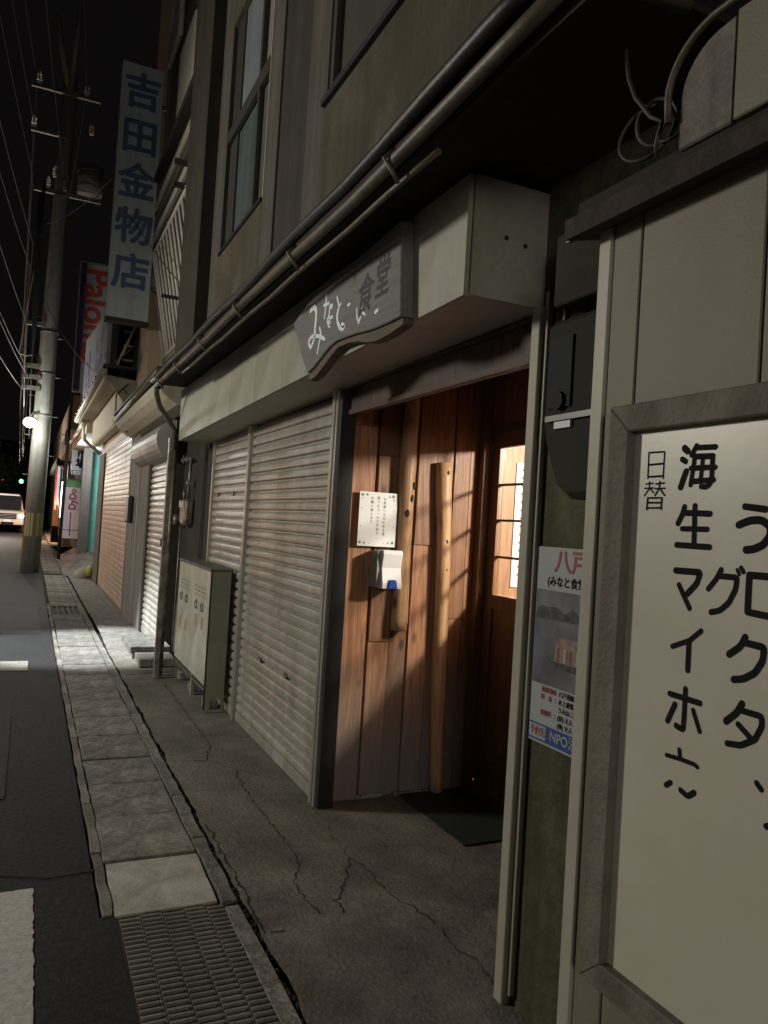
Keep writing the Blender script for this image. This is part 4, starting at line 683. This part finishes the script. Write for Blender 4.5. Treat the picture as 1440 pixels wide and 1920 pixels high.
for k, (a, b) in enumerate(((cy0 + .016, 6.568), (6.574, cy1 - .003))):
    d = box(cx0 - .004, cx0 + .006, a, b, .205, cz - .004).build('door', M['cabinet'], cb, bevel=.002)
    for q in (.33, .70):
        yc = a + (b - a) * q
        for r_ in range(3):
            for c_ in (-1, 1): box(cx0 - .010, cx0 - .003, yc + c_ * .055 - .035, yc + c_ * .055 + .035, .925 - r_ * .035, .932 - r_ * .035).build('louvre', M['alu'], d)
        MB().tube([(cx0 - .012, yc + .045 * math.cos(t), .775 + .030 * math.sin(t)) for t in [2 * math.pi * i / 20 for i in range(21)]], .0035, 6, False).build('ring_handle', M['alu_dark'], d)
        MB().tube([(cx0 - .004, yc, .808), (cx0 - .014, yc, .808)], .012, 10).build('handle_boss', M['alu'], d)
        box(cx0 - .0055, cx0 - .0042, yc - .04, yc + .03, .60 - .1 * k, .70 - .1 * k).build('faded_sticker', M['tan'], d)
box(cx0 + .02, cx0 + .05, 6.50, 6.55, 0, .20).build('leg', M['cabside'], cb); box(cx0 + .0, cx0 + .05, cy0 + .05, cy1 - .05, .0, .035).build('base_rail', M['cabside'], cb) if False else None
for y in (6.0, 6.6, 7.1): box(cx0 + .03, cx1 - .02, y, y + .12, 0.004, .075).build('footing_block', M['slab'], cb, bevel=.008)
# entrance steps of the next shop
st = box(1.02, 1.42, 8.15, 8.95, .075, .135).build('step_slab', M['slab'], bevel=.006); props(st, 'flat concrete step slab in front of the narrow shutter, the upper of two', 'step')
box(1.05, 1.40, 8.2, 8.9, .005, .074).build('step_base', M['apron'], st)
st = box(1.06, 1.40, 7.72, 8.10, .006, .085).build('step_slab', M['apron'], bevel=.006); props(st, 'low concrete step block nearest the downpipe, the lower of two', 'step')
# ================================================================ NARROW SHOP (unit behind the downpipe)
NS = thing('narrow_shop', (1.7, 10, 0), 'narrow dark shop with a curved shutter housing and leaning white balcony railing above', 'building')
box(1.36, 1.5, 8.46, 11.5, 0, 2.6).build('wall', M['darkwall'], NS)
s3 = shutter('roller_shutter', 1.35, 8.50, 9.74, .06, 2.2, .072, NS, M['shutter'])
box(1.31, 1.36, 8.46, 8.498, .03, 2.2).build('shutter_post', M['alu'], NS); box(1.31, 1.36, 9.742, 9.78, .03, 2.2).build('shutter_post', M['alu_dark'], NS)
box(1.30, 1.345, 9.80, 10.55, .03, 2.5).build('grey_panel', M['greywall'], NS); box(1.285, 1.30, 10.56, 10.62, .03, 2.3).build('edge_strip', M['trim'], NS)
box(1.28, 1.345, 10.63, 11.45, .03, 2.75).build('grey_panel', M['greywall'], NS); box(1.21, 1.275, 10.9, 11.3, 1.35, 1.72).build('post_box', M['alu_dark'], NS, bevel=.02)
pts = [(1.36, 2.08)] + [(1.36 - .20 * math.sin(t) , 2.29 - .21 * math.cos(t)) for t in [math.pi * i / 12 for i in range(1, 12)]] + [(1.36, 2.50)]
MB().prism(pts, 'y', 8.30, 10.6).build('shutter_housing', M['housing'], NS, bevel=0)
# curved gutter canopy of the narrow shop
pts = [(1.05 + .0, 2.78), (1.03, 2.72), (1.06, 2.66), (1.13, 2.60), (1.22, 2.55), (1.34, 2.53), (1.36, 2.53), (1.36, 2.80), (1.10, 2.80)]
MB().prism(pts, 'y', 7.5, 11.4).build('canopy', M['cream'], NS)
MB().tube([(1.02, 7.4, 2.83), (1.02, 11.6, 2.78)], .03, 8).build('gutter', M['gutter'], NS); box(1.0, 1.36, 7.42, 11.6, 2.85, 2.875).build('canopy_roof', M['tin'], NS)
box(1.45, 1.6, 7.3, 11.5, 2.9, 7.2).build('upper_wall', M['greywall'], NS)
# leaning balcony railing
def rail_pt(y, t): return (1.447 - .237 * t, y, 3.50 + 1.22 * t)
rl = MB().tube([rail_pt(7.72, 1), rail_pt(11.05, 1)], .020, 6).build('balcony_rail', M['rail'], NS)
MB().tube([rail_pt(8.3 - .58, 0), rail_pt(11.05, 0)], .020, 6).build('balcony_rail', M['rail'], NS)
b0 = None
for i in range(17):
    y = 7.80 + i * .2
    if b0 is None: b0 = MB().tube([rail_pt(y, 0), rail_pt(y, 1)], .017, 6).build('baluster', M['rail'], NS)
    else: copyto(b0, (0, i * .2, 0))
for y in (7.72, 8.8, 9.95, 11.05): MB().tube([rail_pt(y, 0), rail_pt(y, 1.02)], .02, 6).build('rail_post', M['rail'], NS)
MB().tube([rail_pt(7.72, 1), (1.45, 7.72, 4.75)], .02, 6).build('balcony_rail', M['rail'], NS); MB().tube([rail_pt(7.72, 1), (1.40, 7.6, 4.95), (1.36, 7.5, 5.35)], .012, 6).build('stay_rod', M['rail'], NS)
box(1.18, 1.46, 7.60, 7.62, 3.05, 3.42).build('balcony_side', M['upper_pale'], NS); box(1.16, 1.47, 7.60, 11.2, 2.95, 3.04).build('balcony_floor', M['darkwall'], NS)
for z in (4.95, 4.72): box(1.08, 1.44, 7.74, 7.78, z, z + .05).build('bracket', M['eave'], NS)
box(1.04, 1.30, 7.76, 7.79, 3.62, 3.65).build('bracket', M['eave'], NS)
# upper storey: mouldings, a projecting roof edge and pipes
box(1.25, 1.44, 7.4, 10.85, 4.80, 5.62).build('upper_wall', M['upper_pale'], NS)
for z, dz, mt in ((4.80, .06, 'eave'), (4.98, .09, 'rail'), (5.18, .10, 'upper_pale'), (5.40, .12, 'rail')): box(1.22 + (z - 4.8) * .02, 1.249, 7.4, 10.85, z, z + dz).build('moulding', M[mt], NS)
box(1.16, 1.44, 7.4, 10.9, 5.64, 5.73).build('roof_edge', M['eave'], NS); box(1.17, 1.24, 10.86, 10.95, 4.7, 5.72).build('roof_edge', M['eave'], NS)
box(1.26, 1.44, 7.3, 10.2, 5.75, 9.0).build('upper_wall', M['upper_pale'], NS); box(1.22, 1.258, 8.0, 8.9, 5.9, 6.7).build('hood_box', M['rail'], NS, bevel=.02)
box(1.19, 1.25, 8.95, 9.75, 6.95, 9.6).build('shutter_case', M['rail'], NS, bevel=.02); box(1.25, 1.44, 10.21, 11.3, 3.1, 10.5).build('upper_wall', M['tanwall'], NS)
box(1.23, 1.258, 7.9, 8.05, 6.75, 9.0).build('downpipe', M['upper_pale'], NS)

# ================================================================ HARDWARE SHOP with tan shutters
HS = thing('hardware_shop', (1.7, 14, 0), 'shop with warm tan folding shutters under a cream canopy, left of the narrow dark shop', 'building')
XT = 1.30
box(XT + .02, 1.75, 11.5, 17.2, 0, 3.2).build('wall', M['tanwall'], HS)
box(XT - .02, XT + .02, 11.50, 11.60, .0, 2.9).build('corner_post', M['greywall'], HS)
box(XT - .03, XT + .02, 15.92, 17.1, .02, 2.62).build('end_pier', M['upper_pale'], HS); box(XT - .012, XT + .019, 11.6, 15.9, 2.64, 3.1).build('lintel_panel', M['tanwall'], HS)
box(XT - .005, XT + .019, 11.6, 15.9, 2.60, 2.638).build('shutter_head', M['alu_dark'], HS); box(XT - .05, XT + .02, 11.6, 15.92, -.01, .05).build('threshold', M['slab'], HS)
segs = [11.62, 12.35, 12.95, 13.75, 14.30, 15.10, 15.88]
tp = [(0, 0), (-.006, .006), (-.008, .04), (-.006, .078), (0, .082)]
for a, b in zip(segs, segs[1:]):
    s = box(XT + .004, XT + .012, a + .004, b - .004, .06, 2.6).build('roller_shutter', M['alu_dark'], HS); f0 = None
    for i in range(30):
        if f0 is None:
            m = MB(); vs = [(XT + px, y_, .062 + pz) for y_ in (a + .012, b - .012) for px, pz in tp]; m.add(vs, [(k, k + 1, k + 6, k + 5) for k in range(4)])
            f0 = m.build('slat', M['tan'], s)
        else: copyto(f0, (0, 0, i * .0845))
# canopy
MB().prism([(.84, 3.40), (1.28, 3.36), (1.28, 2.82), (1.12, 2.82), (1.10, 3.05)], 'y', 11.42, 11.46).build('canopy_end', M['cream'], HS)
box(.83, .86, 11.3, 17.6, 3.30, 3.46).build('canopy_front', M['cream'], HS)
for i in range(13): box(.865, 1.098, 11.47 + i * .48, 11.47 + i * .48 + .47, 3.37, 3.385).build('canopy_board', M['cream'], HS)
box(1.10, 1.28, 11.47, 17.2, 2.82, 3.36).build('shutter_case', M['cream'], HS, bevel=.03)
box(.80, 1.32, 11.2, 17.6, 3.47, 3.51).build('canopy_roof', M['tin'], HS)
MB().tube([(.79, 11.2, 3.40), (.79, 17.6, 3.36)], .045, 8).build('gutter', M['rail'], HS)
for i in range(10): MB().sphere((.755, 11.8 + i * .6, 3.40), .028, seg=8, rings=6).build('gutter_bracket', M['chrome'], HS)
box(1.20, 1.32, 11.3, 17.3, 3.52, 7.0).build('upper_wall', M['darkwall'], HS)
for z in (3.6, 3.8, 4.0): box(1.05, 1.19, 11.30, 11.34, z, z + .03).build('bracket', M['steel'], HS)
MB().tube([(.98, 11.29, 3.52), (1.19, 11.29, 4.1)], .02, 6).build('stay_rod', M['rail'], HS); MB().tube([(.92, 11.28, 3.52), (1.19, 11.28, 3.82)], .014, 6).build('stay_rod', M['steel'], HS)
MB().tube([(1.16, 11.40, 3.30), (1.0, 11.3, 3.12), (1.0, 11.25, 2.86), (1.07, 11.28, 2.80), (1.12, 11.4, 2.83), (1.10, 11.2, 2.68), (1.14, 11.0, 2.58), (1.2, 10.9, 2.62), (1.22, 10.8, 2.78)], .010, 6).build('loose_wire', M['cable'], HS)
MB().tube([(1.18, 11.44, 3.2), (1.15, 11.42, 2.95)], .012, 6).build('loose_wire', M['black'], HS); MB().sphere((1.2, 11.42, 3.06), .05, (1, .5, 1.2)).build('birds_nest', M['eave'], HS)
# long white board over the canopy
lb = thing('fascia_sign', (.87, 14, 3.35), 'long white board with violet characters standing along the canopy edge', 'sign')
MB().prism([(11.5, 3.53), (11.5, 4.35), (16.9, 4.95), (16.9, 3.53)], 'x', .85, .90).build('board', M['sign'], lb)
for i, ch in enumerate('金物・たばこ'): text(ch, (.848, 16.6 - i * .92, 4.15 - i * .05), .72, M['purple'], lb, FACE_STREET, bold=.014, sx=.95)
for i, ch in enumerate('家庭用品・工具'): text(ch, (.848, 16.5 - i * .55, 3.74), .32, M['purple'], lb, FACE_STREET, bold=.006)
# tall vertical sign 吉田金物店
vs_ = thing('vertical_sign', (.95, 10, 3.86), 'tall white vertical sign with blue painted kanji 吉田金物店, projecting over the street', 'sign')
box(.700, 1.20, 10.0, 10.14, 3.88, 7.06).build('panel', M['sign'], vs_, bevel=.004)
box(.690, 1.21, 9.985, 10.16, 3.835, 3.878).build('edge_strip', M['eave'], vs_)
for i, ch in enumerate('吉田金物店'):
    text(ch, (.955, 9.998, 6.70 - i * .565), .47, M['signblue'], vs_, FACE_CAM, bold=.013, sx=.98, align='CENTER')
for z in (4.3, 6.6): box(1.20, 1.42, 10.04, 10.09, z, z + .05).build('bracket', M['steel'], vs_)
# second vertical sign, navy and white
ps = thing('vertical_sign', (1.05, 20, 4.3), 'navy and white vertical sign with red letters running down, behind the long white board', 'sign')
box(.755, 1.42, 20.0, 20.2, 4.32, 7.50).build('panel', M['plastic_g'], ps); box(.775, .905, 19.99, 19.998, 4.36, 7.46).build('navy_strip', M['navy'], ps); box(.91, 1.40, 19.99, 19.998, 4.36, 7.46).build('white_face', M['sign'], ps)
text('Paloma', (1.14, 19.985, 7.36), .80, M['red'], ps, FACE_CAM, bold=.022, rot=-math.pi / 2, sx=1.0)

# ================================================================ TEAL SHOP, VENDING MACHINE
TS = thing('teal_shop', (1.9, 22, 0), 'shop with a turquoise side wall and a grey pillar, past the tan shutters', 'building')
box(1.40, 1.91, 22.0, 22.2, .3, 3.3).build('teal_wall', M['teal'], TS); box(1.44, 1.9, 17.25, 22.0, 3.0, 3.4).build('canopy', M['greywall'], TS)
box(1.60, 1.80, 21.90, 21.996, .35, 2.6).build('teal_door', M['teal'], TS); box(1.915, 2.1, 17.2, 22.2, 0, 7).build('side_wall', M['greywall'], TS)
box(1.20, 1.42, 21.4, 21.7, .3, 3.1).build('pillar', M['greywall'], TS, bevel=.01)
box(1.0, 1.45, 17.5, 24, 3.12, 3.5).build('canopy_front', M['cream'], TS); MB().tube([(.95, 17.5, 3.35), (.95, 24, 3.35)], .05, 8).build('gutter', M['rail'], TS)
MB().tube([(.96, 18.0, 3.32), (1.0, 18.0, 3.0), (1.35, 18.3, 2.75)], .04, 8).build('downpipe', M['rail'], TS)
box(1.42, 1.6, 22.3, 30, 0.2, 6.5).build('far_wall', M['upper_pale'], TS); box(.9, 1.42, 24.3, 30, 3.2, 3.8).build('far_canopy', M['cream'], TS)
sb = thing('shop_sign', (1.1, 23, 2.2), 'white sign with black kanji and a navy strip, above the drinks machine', 'sign')
box(.98, 1.40, 23.0, 23.1, 2.50, 3.15).build('panel', M['sign'], sb); box(.99, 1.40, 22.985, 22.998, 2.42, 2.56).build('navy_strip', M['navy'], sb)
text('市場', (1.20, 22.98, 2.93), .36, M['ink'], sb, FACE_CAM, bold=.016, align='CENTER') if False else None
text('市', (1.24, 22.992, 3.02), .28, M['ink'], sb, FACE_CAM, bold=.014, align='CENTER'); text('場', (1.24, 22.992, 2.74), .30, M['ink'], sb, FACE_CAM, bold=.014, align='CENTER')
text('食堂街', (1.19, 22.975, 2.49), .11, M['sign'], sb, FACE_CAM, bold=.004, align='CENTER')
vm = thing('vending_machine', (1.1, 24, .5), 'white drinks vending machine side on, red lettering running up its side, front glowing', 'vending machine')
box(.85, 1.40, 24.0, 24.85, .62, 2.27).build('cabinet', M['plastic'], vm, bevel=.01); box(.86, 1.40, 23.99, 23.998, 2.10, 2.34).build('green_band', M['green'], vm)
box(.83, .848, 24.02, 24.83, 1.2, 2.25).build('lit_front', emit('vending_light', (.80, .90, 1.0), 6), vm); box(.83, .848, 24.02, 24.83, .66, 1.18).build('delivery_door', M['plastic_g'], vm)
text('DyDo', (1.13, 23.985, 1.45), .25, M['red'], vm, FACE_CAM, bold=.012, rot=math.pi / 2); box(1.08, 1.115, 23.99, 23.998, .70, 1.38).build('red_line', M['red'], vm); box(.86, 1.39, 23.99, 23.998, .86, .875).build('seam', M['ink'], vm)
for x_ in (.9, 1.28): box(x_, x_ + .05, 24.05, 24.1, .36, .62).build('foot', M['steel'], vm)
sp = thing('steel_post', (.85, 22.6, 0), 'dark steel post standing between the drinks machine and the road', 'post')
MB().tube([(.80, 22.6, .1), (.86, 22.6, 4.6)], .045, 10).build('shaft', M['eave'], sp); box(.68, .80, 22.57, 22.63, 3.45, 3.50).build('arm', M['steel'], sp); box(.76, .82, 22.5, 22.7, 3.2, 3.6).build('band', M['eave'], sp)
# orange lit shops beyond
OS = thing('lit_shopfront', (1.1, 40, 0), 'distant shopfront glowing orange behind the utility pole', 'building')
box(1.3, 3.0, 33, 60, 0, 6).build('wall', M['tanwall'], OS); box(1.24, 1.29, 34, 46, .3, 1.9).build('lit_window', emit('orange_window', (1.0, .42, .16), 3.2), OS)
for i in range(5): box(1.15, 1.24, 34 + i * 2.6, 34.25 + i * 2.6, 0, 3.2).build('pillar', M['lintel'], OS)
box(.9, 1.29, 34, 46, 3.2, 3.5).build('canopy', M['rust'], OS); box(1.0, 1.08, 35, 35.1, 1.6, 3.4).build('banner', emit('banner_light', (.7, .75, 1), .6), OS)
box(1.02, 1.1, 38, 38.1, 1.4, 3.2).build('banner', M['red'], OS); box(.85, 1.15, 33.4, 33.7, .1, .75).build('crate_stack', M['rust'], OS)
FW = box(-3.5, 4.0, 100, 104, -.05, 9).build('far_building', M['soil']); props(FW, 'unlit building closing the far end of the street', 'building')
# bag and yellow sheet at the foot of the end pier
rb = MB(); rb.sphere((1.13, 17.6, .09), .17, (1.1, 1.5, .85), 12, 8); rb = rb.build('sandbag', M['rubble']); props(rb, 'grey sandbag lying at the foot of the tan shop\'s end pier', 'sandbag')
rb = MB().sphere((1.24, 17.3, .20), .15, (.6, 1.4, .8), 12, 8).build('yellow_sheet', M['yel2']); props(rb, 'crumpled yellow plastic sheet beside the grey sandbag', 'plastic sheet')

# ================================================================ UTILITY POLE
UP = thing('utility_pole', (.10, 19.2, 0), 'concrete utility pole with transformer, crossarms and a yellow striped guard, at the road edge', 'utility pole')
def pz(z): return (.095 + .0135 * z, 19.2, z)
MB().tube([pz(0), pz(3), pz(6), pz(9), pz(11.4)], [.205, .195, .18, .165, .15], 20).build('shaft', M['pole'], UP)
gdn = MB().tube([pz(.82), pz(1.34)], [.206, .204], 20, False)
m = MB()
for k in range(20):
    a = 2 * math.pi * k / 20
    if k % 4 < 3 and True:
        a2 = 2 * math.pi * (k + .8) / 20
        m.add([(pz(z)[0] + .209 * math.cos(t), 19.2 + .209 * math.sin(t), z) for z in (.82, 1.34) for t in (a, a2)], [(0, 1, 3, 2)])
m.build('guard_stripes', M['yellow'], UP)
for z in (5.45, 3.55, 4.5): MB().tube([pz(z), pz(z + .05)], .197, 20).build('steel_band', M['steel'], UP)
for i in range(9): MB().tube([(pz(2.2 + i * .45)[0] + (.18 if i % 2 else -.18), 19.15, 2.2 + i * .45), (pz(2.2 + i * .45)[0] + (.32 if i % 2 else -.32), 19.15, 2.2 + i * .45)], .010, 6).build('step_bolt', M['steel'], UP)
tf = MB().tube([(.80, 18.95, 8.72), (.80, 18.95, 9.35)], .27, 20).build('transformer', M['trafo'], UP)
MB().tube([(.80, 18.95, 9.35), (.80, 18.95, 9.42)], [.25, .10], 16).build('lid', M['trafo'], tf)
for z in (8.85, 9.05, 9.2): MB().tube([(.80, 18.95, z), (.80, 18.95, z + .02)], .278, 20).build('rib', M['steel'], tf)
def arm(x0, x1, z, y=18.98): return box(x0, x1, y, y + .08, z, z + .09).build('crossarm', M['steel'], UP)
arm(-.35, 1.05, 8.58); arm(-.50, .25, 9.9); arm(-.55, .9, 10.9); arm(-.34, .05, 5.55); arm(-.34, .05, 4.35); arm(-.34, .05, 4.1); arm(-.30, .0, 4.6)
MB().tube([(.24, 19.1, 11.0), (.0, 19.1, 12.0), (-.12, 19.1, 12.7)], .06, 8).build('pole_top_brace', M['pole'], UP); MB().tube([(.25, 19.1, 11.0), (.32, 19.1, 12.2), (.33, 19.1, 12.9)], .06, 8).build('pole_top_brace', M['pole'], UP)
def insulator(x, z, y=18.95):
    m = MB()
    for k, r in enumerate((.05, .06, .05, .055, .035)): m.tube([(x, y, z + k * .055), (x, y, z + k * .055 + .04)], [r, r * .6], 12)
    return m.build('insulator', M['insul'], UP)
for x_, z_ in ((-.08, 8.68), (.28, 8.68), (.05, 8.95), (.97, 8.68), (.6, 10.98), (-.4, 10.98), (.75, 10.1), (-.45, 9.98)): insulator(x_, z_)
for i in range(5): MB().tube([(-.12 - .03 * i, 18.9, 8.9 - .12 * i), (-.16 - .02 * i, 18.9, 7.6), (-.1 - .03 * i, 18.95, 6.0), (-.16, 19.0, 4.6 + .1 * i), (-.10, 19.0, 3.0)], .013, 5).build('riser_cable', M['cable'], UP)
# overhead wires
def wire(pts, r, label, sagz=.0, grp='overhead wires above the street', n=18, mt='cable'):
    P = []
    for a, b in zip(pts, pts[1:]):
        for i in range(n): t = i / n; p = Vector(a).lerp(Vector(b), t); p.z -= sagz * 4 * t * (1 - t); P.append(p)
    P.append(Vector(pts[-1])); o = MB().tube(P, r, 5).build('overhead_wire', M[mt]); return props(o, label, 'wire', grp)
OW = 'thin wire running overhead along the street past the utility pole'
for x_, z_, lab in ((-.45, 11.1, 'highest overhead wire, fixed to the left end of the top crossarm'), (.6, 11.1, 'overhead wire on the right end of the top crossarm'), (-.40, 8.95, 'overhead wire level with the transformer, at the left end of its crossarm'), (.26, 8.95, 'overhead wire on the insulator just left of the transformer'), (-.45, 10.1, 'overhead wire on the short middle crossarm'), (-.30, 7.4, 'overhead wire passing the pole just under the transformer arm'), (-.34, 6.9, 'lower of the two overhead wires under the transformer arm')):
    wire([(x_ - 1.2, 2.0, z_ + .1), (x_, 19.1, z_), (x_ - .5, 48, z_ - .6)], .008, lab, .35)
for i, (x_, z_) in enumerate(((-.30, 5.58), (-.25, 4.6), (-.33, 4.12), (-.2, 4.38))): wire([(x_ - .9, 4.0, z_ + .2), (x_, 19.1, z_), (x_ - .3, 48, z_ - .4)], .007, ('telephone wire on the topmost small bracket of the pole', 'telephone wire above the lowest pair of brackets', 'lowest telephone wire beside the street lamp', 'telephone wire on the second lowest bracket of the pole')[i], .25)
wire([(-.15, 19.0, 7.6), (-.36, 19.0, 5.6), (-.42, 18.9, 4.85), (-.28, 18.9, 4.82), (-.15, 19.0, 4.88)], .012, 'pale looped cable hanging beside the pole above the street lamp', 0, None, 8, 'rail')
wire([(-.32, 19.0, 5.55), (-.30, 19.0, 4.6), (-.25, 19.0, 3.7)], .010, 'straight dangling cable dropping towards the street lamp', 0, None, 8, 'rail')
wire([(-.05, 19.1, 7.9), (.75, 11.3, 6.1), (1.30, 7.4, 3.55)], .006, 'thin service wire slanting from the pole across the tall blue lettered sign', .12, None)
wire([(.0, 19.1, 6.2), (1.1, 11.3, 3.2), (1.2, 7.5, 2.78)], .008, 'thin dark wire slanting from the pole down to the narrow shop eave', .3, None)
# ================================================================ STREET LAMP on the pole
SL = thing('street_lamp', (-.09, 18.7, 3.2), 'glaring white street lamp on a short arm at the left side of the utility pole', 'street lamp')
MB().tube([(.06, 19.0, 3.62), (-.05, 18.85, 3.58), (-.10, 18.74, 3.46)], .018, 8).build('arm', M['steel'], SL)
MB().sphere((-.10, 18.72, 3.42), .11, (1, 1, .4), 14, 8).build('hood', M['trafo'], SL); MB().sphere((-.11, 18.68, 3.33), .125, (1, 1, .9), 16, 10).build('bulb', emit('lamp_glow', (1.0, 1.0, .95), 60), SL)
# ================================================================ VAN
V = thing('van', (-.95, 48, 0), 'white van facing the camera down the street with one headlight on', 'van')
vy = 46.0
def vloc(x0, x1, y0, y1, z0, z1): return box(-1.02 + x0, -1.02 + x1, vy + y0, vy + y1, z0, z1)
MB().prism([(-1.82, .42), (-1.84, 1.0), (-1.76, 1.25), (-1.62, 1.95), (-1.50, 2.08), (-.54, 2.08), (-.42, 1.95), (-.28, 1.25), (-.20, 1.0), (-.22, .42)], 'y', vy + .5, vy + 4.6).build('body', M['vanwhite'], V, bevel=.03)
MB().prism([(vy + .0, .45), (vy - .02, .95), (vy + .12, 1.12), (vy + .5, 1.24), (vy + .5, .45)], 'x', -1.83, -.21).build('bonnet', M['vanwhite'], V, bevel=.03)
MB().prism([(vy + .20, 1.23), (vy + .49, 1.23), (vy + .49, 1.98)], 'x', -1.64, -.40).build('windscreen', M['vanglass'], V)
MB().prism([(vy - .04, .72), (vy - .04, .98), (vy + .05, 1.03), (vy + .05, .72)], 'x', -1.45, -.59).build('grille', M['ink'], V)
for z in (.78, .86, .94): vloc(-.40, .40, -.06, -.045, z, z + .022).build('grille_bar', M['chrome'], V)
vloc(-.80, .80, -.10, .1, .42, .66).build('bumper', M['vanwhite'], V, bevel=.03); vloc(-.3, .3, -.12, -.101, .44, .56).build('air_intake', M['ink'], V); vloc(-.17, .17, -.135, -.121, .56, .70).build('number_plate', M['plastic'], V)
MB().sphere((-.36, vy - .02, .90), .12, (1.2, .4, .75)).build('headlight', emit('headlamp', (.85, .93, 1), 9), V); MB().sphere((-1.68, vy - .02, .90), .12, (1.2, .4, .75)).build('headlight', M['chrome'], V)
for x_ in (-1.70, -.34):
    w_ = MB().tube([(x_ - .09, vy + .65, .33), (x_ + .09, vy + .65, .33)], .33, 20).build('wheel', M['tyre'], V); MB().tube([(x_ - .1, vy + .65, .33), (x_ + .1, vy + .65, .33)], .18, 12).build('hub', M['chrome'], w_)
for x_ in (-1.95, -.09): MB().sphere((x_, vy + .45, 1.3), .10, (.6, .5, 1)).build('mirror', M['vanwhite'], V)
# traffic signal far away
TL = thing('traffic_light', (-.75, 70, 0), 'distant traffic signal showing green above the van', 'traffic light')
MB().tube([(-.35, 70, 0), (-.35, 70, 4.2)], .07, 8).build('pole', M['eave'], TL); box(-1.15, -.4, 69.95, 70.1, 3.28, 3.66).build('head', M['eave'], TL)
MB().sphere((-.73, 69.9, 3.47), .17, (1, .4, 1)).build('lens', emit('green_signal', (.15, 1.0, .35), 9), TL)
tl = thing('tail_lamp_post', (-2.15, 70, 0), 'small red warning lamp on a post at the far left edge', 'warning lamp')
MB().tube([(-2.15, 70.1, 0), (-2.15, 70.1, 3.4)], .05, 8).build('pole', M['eave'], tl); MB().sphere((-2.15, 70, 3.45), .09, (1, .5, 1)).build('lens', emit('red_signal', (1, .12, .06), 6), tl)
# night trees beyond the lamp
for tx, ty, th, lab in ((-2.2, 62, 5.5, 'dark tree mass left of the pole above the green signal'), (-.1, 66, 6.5, 'dark tree partly hidden behind the utility pole')):
    T = thing('tree', (tx, ty, 0), lab, 'tree'); MB().tube([(tx, ty, 0), (tx + .1, ty, th * .5), (tx, ty, th * .8)], [.2, .13, .05], 8).build('trunk', M['eave'], T)
    m = MB(); rr = random.Random(int(ty))
    for k in range(1500):
        a = rr.uniform(0, 6.28); r = abs(rr.gauss(0, .9)); z = th * .62 + rr.gauss(0, th * .16); c = Vector((tx + r * math.cos(a), ty + r * math.sin(a), z)); s = rr.uniform(.05, .12)
        u = Vector((rr.gauss(0, 1), rr.gauss(0, 1), rr.gauss(0, 1))).normalized(); v = u.orthogonal().normalized(); m.add([c + u * s, c + v * s, c - u * s, c - v * s], [(0, 1, 2, 3)])
    m.build('crown', M['leafm'], T, kind='stuff')
# lit bay window across the street (seen mirrored in the shutters)
BW = thing('lit_shop_opposite', (-4.0, 20, 0), 'shop across the street with an orange lit window, outside the left edge', 'building')
box(-4.8, -4.0, 13, 31, 0, 5).build('wall', M['greywall'], BW); box(-3.99, -3.95, 18.5, 27.5, 1.3, 1.95).build('lit_window', emit('orange_shop_window', (1.0, .50, .32), 7.5), BW)
